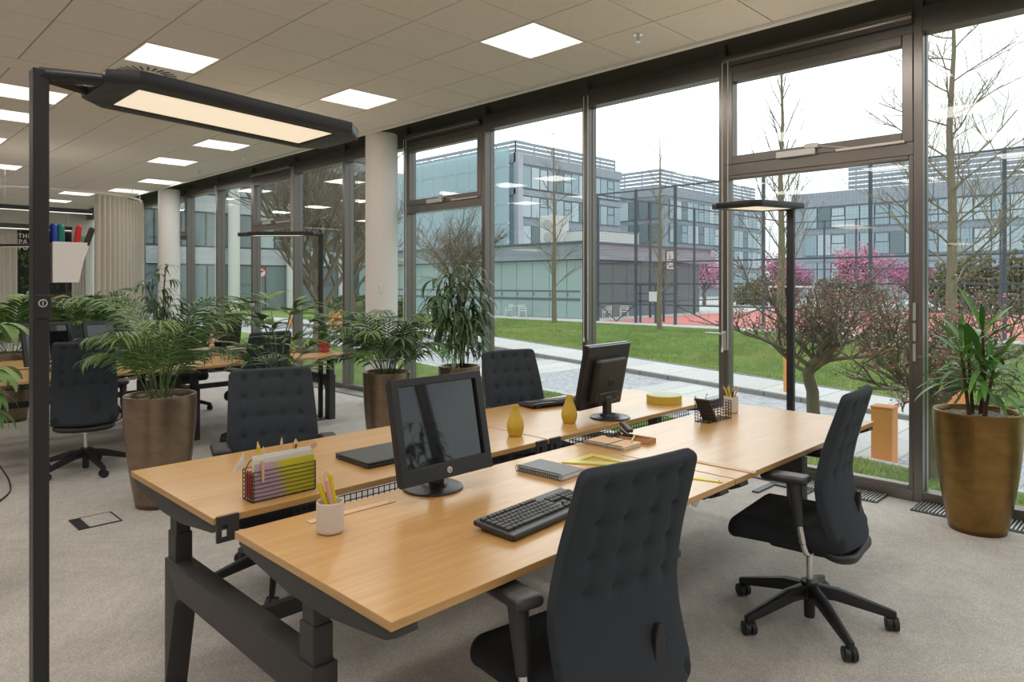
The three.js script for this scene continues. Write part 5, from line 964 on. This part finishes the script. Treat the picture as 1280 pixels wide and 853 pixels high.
{
  const rows = [[13.2, 15.9], [9.6, 12.2], [6.0, 8.6], [2.4, 5.0]];
  const a = block('grey office block with a glass screen on its flank behind the pavilion', 60.6, 82, 59.6, 84, 17.4, [[16.2, 17.4], [12.3, 13.0]]);
  windowsOn(a, 'u', 59.5, 61.6, 82, rows, 1.55, { seed: 3, dark: 0.12 });
  roofRail(a, 61.5, 82, 60.5, 83, 17.4, 1.6, 3);
  mesh('corner_pier', box(0.8, 18.2, 0.8, 60.8, 8.3, -59.3), M.stonePale, a);
  // glass veil in front of the left flank
  M.veil = new THREE.MeshPhysicalMaterial({ color: C(0.66, 0.82, 0.86), transmission: 0.55, roughness: 0.12, thickness: 0, side: THREE.DoubleSide });
  mesh('flank_wall', box(0.4, 17, 40, 61.4, 7.8, -80), M.bandDark, a);
  for (let i = 0; i < 14; i++) for (let j = 0; j < 8; j++) mesh('glass_panel', box(0.03, 2.26, 2.36, 59.2, 0.6 + j * 2.3, -(60.5 + i * 2.4)), M.veil, a);
  const st = []; for (let i = 0; i <= 14; i++) for (let j = 0; j <= 8; j++) st.push(new THREE.IcosahedronGeometry(0.12, 0).translate(59.1, -0.5 + j * 2.3, -(59.3 + i * 2.4)));
  mesh('glass_fixings', merge(st), M.white, a).userData.kind = 'stuff';
  windowsOn(a, 'x', 61.2, 60.5, 92, rows, 1.9, { seed: 8, dark: 0.3 });
  const b = block('grey office block with roof louvres behind the basketball board', 94, 128, 59.8, 90, 16.3, [[15.2, 16.3]]);
  windowsOn(b, 'u', 59.7, 95, 127, [[11.6, 14.6], [7.9, 10.9], [4.2, 7.2], [0.6, 3.4]], 1.75, { seed: 4, dark: 0.12 });
  windowsOn(b, 'x', 93.9, 60.8, 80, [[11.6, 14.6], [7.9, 10.9], [4.2, 7.2], [0.6, 3.4]], 1.9, { seed: 5, dark: 0.75 });
  roofRail(b, 94.5, 127, 61, 89, 16.3, 3.0, 5);
  const c = block('long grey office block with ribbon windows beyond the red court', 102, 130, -34, 43, 14.4, [[12.4, 14.4]]);
  windowsOn(c, 'x', 101.9, -8, 42.6, [[9.3, 12.2], [5.4, 8.4], [1.4, 4.4]], 1.9, { seed: 6, dark: 0.1 });
  roofRail(c, 104, 129, -33, 36, 14.4, 3.2, 5);
  for (const [u, w] of [[9, 1.6], [6, 1.2], [30, 1.4]]) mesh('roof_vent', box(1.5, 0.9, w, 106, 18.3, -u), M.kraft, c);
  // low glazed pavilion
  const p = thing('pavilion', 'low glazed pavilion with deep grey fascia beside the lawn', 'building', 0, 0, 0);
  const px0 = 34, px1 = 50, pu0 = 27.6, pu1 = 54;
  mesh('fascia', merge([box(px1 - px0, 1.05, pu1 - pu0, (px0 + px1) / 2, 3.54, -(pu0 + pu1) / 2)]), M.stone, p); mesh('roof_edge', box(px1 - px0 + 0.3, 0.09, pu1 - pu0 + 0.3, (px0 + px1) / 2, 4.1, -(pu0 + pu1) / 2), M.bandDark, p);
  mesh('core', box(px1 - px0 - 3, 3.7, pu1 - pu0 - 2, (px0 + px1) / 2 + 1, 1.1, -(pu0 + pu1) / 2 - 0.8), std({ color: C(0.5, 0.58, 0.57), roughness: 0.8 }), p);
  M.pavGlass = std({ color: C(0.42, 0.54, 0.53), roughness: 0.14 }); M.pavDark = std({ color: C(0.2, 0.245, 0.25), roughness: 0.14 });
  for (let u = pu0 + 0.75; u < 53; u += 1.5) mesh('glass_panel', box(0.05, 3.7, 1.46, px0 + 0.3, 1.12, -u), M.pavGlass, p);
  for (let x = px0 + 1.1; x < px1 - 1; x += 1.6) mesh('glass_panel', box(1.55, 3.7, 0.05, x, 1.12, -(pu0 + 0.3)), M.pavDark, p);
  mesh('printed_band', merge([box(0.02, 0.1, pu1 - pu0 - 6, px0 + 0.26, 0.98, -(pu0 + pu1) / 2 + 2.6), box(0.02, 0.16, pu1 - pu0 - 6, px0 + 0.26, 0.45, -(pu0 + pu1) / 2 + 2.6)]), M.bandDark, p);
  for (let u = pu0 + 1.5; u < 40; u += 1.5) mesh('printed_mark', extrude([[-0.1, 0.02], [0, 0.12], [0.1, 0.02], [0.03, 0.02], [0.03, -0.1], [-0.03, -0.1], [-0.03, 0.02]], 0.01).rotateY(-PI / 2).translate(px0 + 0.26, 0.74, -u + 0.1), M.bandDark, p);
  const ac = thing('roof_unit', 'long white plant unit on the pavilion roof', 'roof unit', 40, 4.14, 30.5); mesh('casing', rbox(5.5, 0.95, 2.2, 0.05, 0, 0.475, 0), M.white, ac); mesh('top_rail', box(5.6, 0.06, 2.3, 0, 0.99, 0), M.alu, ac);
  const ac2 = thing('roof_unit', 'upright white ventilation unit with round fans on the pavilion roof', 'roof unit', 36.6, 4.14, 32.2); mesh('casing', rbox(1.6, 2.0, 1.3, 0.04, 0, 1.0, 0), M.white, ac2); for (const y of [0.5, 1.4]) mesh('fan', cyl(0.36, 0.36, 0.06, 0, 0, 0, 20).rotateZ(PI / 2).translate(-0.82, y, 0.1), M.alu, ac2);
  // banded building to the far left
  const d = thing('office_building', 'pale banded building with white columns beyond the far windows', 'building', 0, 0, 0);
  mesh('wall', box(26, 17, 20, 25, 7.7, -66), M.bandDark, d);
  for (const [y0, y1] of [[3.0, 4.3], [7.1, 8.4], [11.4, 12.6], [15.2, 16.2]]) mesh('floor_band', box(26.6, y1 - y0, 20.6, 25, (y0 + y1) / 2, -66), M.stonePale, d);
  windowsOn(d, 'u', 55.9, 12.5, 37.5, [[8.5, 11.3], [4.4, 7.0], [12.7, 15.1]], 1.9, { seed: 9, dark: 0.8 });
  for (const x of [14, 19, 24, 29, 34]) mesh('white_column', cyl(0.45, 0.45, 11.8, x, 5.2, -55.2, 16), M.white, d);
  windowsOn(d, 'u', 55.9, 12.5, 37.5, [[-0.6, 2.9]], 2.4, { seed: 11, dark: 0.9 });
}
// ---------------------------------------------------------------- small things outside
function gardenChair(x, u, turn) {
  const t = thing('garden_chair', 'white metal garden chair outside the glazed pavilion', 'chair', x, PLAZA, u, turn, 'white chairs by the pavilion');
  for (const [a, b] of [[-0.24, -0.22], [0.24, -0.22], [-0.24, 0.24], [0.24, 0.24]]) mesh('leg', rod(v3(a, 0, b), v3(a * 0.95, 0.66, b * 0.9), 0.022), M.white, t);
  mesh('seat', box(0.5, 0.04, 0.46, 0, 0.44, 0), M.white, t); mesh('backrest', merge([0.6, 0.7, 0.8].map(y => tube([v3(-0.25, y - 0.04, 0), v3(-0.22, y, 0.24), v3(0, y, 0.3), v3(0.22, y, 0.24), v3(0.25, y - 0.04, 0)], 0.025, 16, 6))), M.white, t);
}
gardenChair(33.2, 33.3, 0.8); gardenChair(33.1, 31.9, -0.9); gardenChair(35.2, 26.6, 0.4); gardenChair(36.6, 26.3, -0.8);
{ const tb = thing('garden_table', 'small round white table between the garden chairs', 'table', 33.2, PLAZA, 32.6); mesh('table_top', cyl(0.35, 0.35, 0.03, 0, 0.72, 0, 24), M.white, tb); mesh('table_leg', cyl(0.03, 0.03, 0.7, 0, 0.35, 0, 10), M.white, tb); mesh('table_foot', cyl(0.22, 0.24, 0.03, 0, 0.015, 0, 20), M.white, tb); }
for (const [x, u, r, h, l, sd] of [[64, 13.4, 2.4, 4.6, 'olive shrub mass behind the red court near the window mullion', 71], [63.5, 9.0, 2.4, 5.0, 'olive shrub mass behind the strap-leaved plant', 72], [64.5, 4.6, 2.4, 4.2, 'olive shrub mass at the end of the red court', 73], [69, 24, 3, 2.8, 'low olive hedge behind the blossom trees', 74], [69, 32, 3, 2.6, 'low olive hedge behind the court gate', 75]]) {
  reseed(sd); const t = thing('shrub', l, 'shrub', x, PLAZA, u, 0, 'olive shrubs behind the court'); const tips = []; for (let k = 0; k < 90; k++) { const a = rr(0, TAU), q = Math.sqrt(rnd()) * r, z = rr(0, 1); tips.push(v3(Math.cos(a) * q * 0.8, 0.3 + h * z * (1 - 0.5 * (q / r) ** 2), Math.sin(a) * q)); }
  const st = []; for (let k = 0; k < 26; k++) st.push(rod(v3(rr(-0.5, 0.5), 0, rr(-0.8, 0.8)), tips[k], 0.05, 0.015, 4)); mesh('stems', merge(st), M.barkDark, t); dots(t, 'foliage', tips, 2600, 0.14, 0.55, M.shrub);
}
for (const [x, u, l] of [[17.6, 29.5, 'small orange traffic marker beside the far road'], [17.6, 33.5, 'second small orange traffic marker along the far road'], [19.0, 31, 'orange traffic marker on the far pavement']]) { const t = thing('traffic_marker', l, 'traffic marker', x, PLAZA + 0.02, u); mesh('marker_body', rbox(0.3, 0.8, 0.3, 0.03, 0, 0.4, 0), M.orange, t); mesh('marker_cap', cyl(0.1, 0.1, 0.08, 0, 0.84, 0, 12), M.yellow, t); }
for (const [x, u, w, l, sd] of [[24.5, 37, 5, 'clipped round hedge across the far road', 81], [26, 40, 5, 'second clipped hedge further along the far road', 82]]) { reseed(sd); const t = thing('hedge', l, 'hedge', x, PLAZA, u), tips = []; for (let k = 0; k < 60; k++) tips.push(v3(rr(-w / 2, w / 2), rr(0.15, 1.2), rr(-0.8, 0.8))); mesh('hedge_core', rbox(w, 1.2, 1.5, 0.4, 0, 0.6, 0), M.shrub, t); dots(t, 'foliage', tips, 1500, 0.1, 0.3, std({ color: C(0.09, 0.14, 0.05), roughness: 1 })); }
for (const [x, u, r, l] of [[29.1, 25.6, 0.55, 'ring of bark mulch round the tree before the pavilion'], [29.3, 18.95, 0.5, 'ring of bark mulch round the tree before the basketball board']]) { reseed(90); const g = []; for (let k = 0; k < 260; k++) { const a = rr(0, TAU), q = Math.sqrt(rnd()) * r; g.push(box(rr(0.05, 0.12), 0.03, rr(0.03, 0.06)).rotateY(rr(0, 3)).rotateX(rr(-0.4, 0.4)).translate(Math.cos(a) * q, 0.12 * (1 - q / r) + 0.02, Math.sin(a) * q)); } const m = mesh(numbered('bark_mulch'), merge(g), M.cane, scene); m.position.set(x, x === 29.1 ? -0.86 : -1.0, -u); m.userData.kind = 'stuff'; tag(m, l, 'mulch'); }
// blades of grass standing on the lawns
{
  reseed(95);
  const tuft = merge([[0, 0], [0.05, 0.03], [-0.04, 0.05]].map(([a, b], k) => { const g = new THREE.BufferGeometry(); g.setAttribute('position', new THREE.BufferAttribute(new Float32Array([a - 0.012, 0, b, a + 0.012, 0, b, a + (k - 1) * 0.03, 0.075, b + 0.02]), 3)); g.computeVertexNormals(); return g; }));
  const lawnY = (x, u) => { if (x < 15) return road(u) + 0.05; const k = THREE.MathUtils.smoothstep(x, 20.4, 31.4); return lerp(road(u) + 0.06, PLAZA - 0.06, k * 0.6 + 0.4 * (x - 20.4) / 11); };
  const field = (name, label, n, x0, x1, u0, u1) => { const m = new THREE.InstancedMesh(tuft, M.blade, n), Q = new THREE.Matrix4(), c = new THREE.Color(); m.name = numbered(name); for (let i = 0; i < n; i++) { const x = rr(x0, x1), u = rr(u0, u1), s = rr(0.7, 1.6), a = rr(0, TAU); Q.makeRotationY(a).scale(v3(s, s, s)).setPosition(x, lawnY(x, u), -u); m.setMatrixAt(i, Q); const p = 0.8 + 0.35 * fbm(x * 0.5, u * 0.5, 4, 3) + rr(-0.12, 0.12), w = Math.max(0, fbm(x * 0.3, u * 0.3, 9, 3)) * 0.5; m.setColorAt(i, c.setRGB(p * (1 + w), p, p * 0.95)); } m.userData.kind = 'stuff'; tag(m, label, 'grass'); shade(m); scene.add(m); };
  M.blade = std({ color: C(0.42, 0.56, 0.2), roughness: 0.9 });
  field('grass_blades', 'short green grass on the rising lawn beyond the road', 190000, 20.6, 31.2, -9, 40);
  field('grass_blades', 'short green grass strip between windows and road', 150000, 5.7, 13.4, -12, 26);
}
renderer.render(scene, camera);
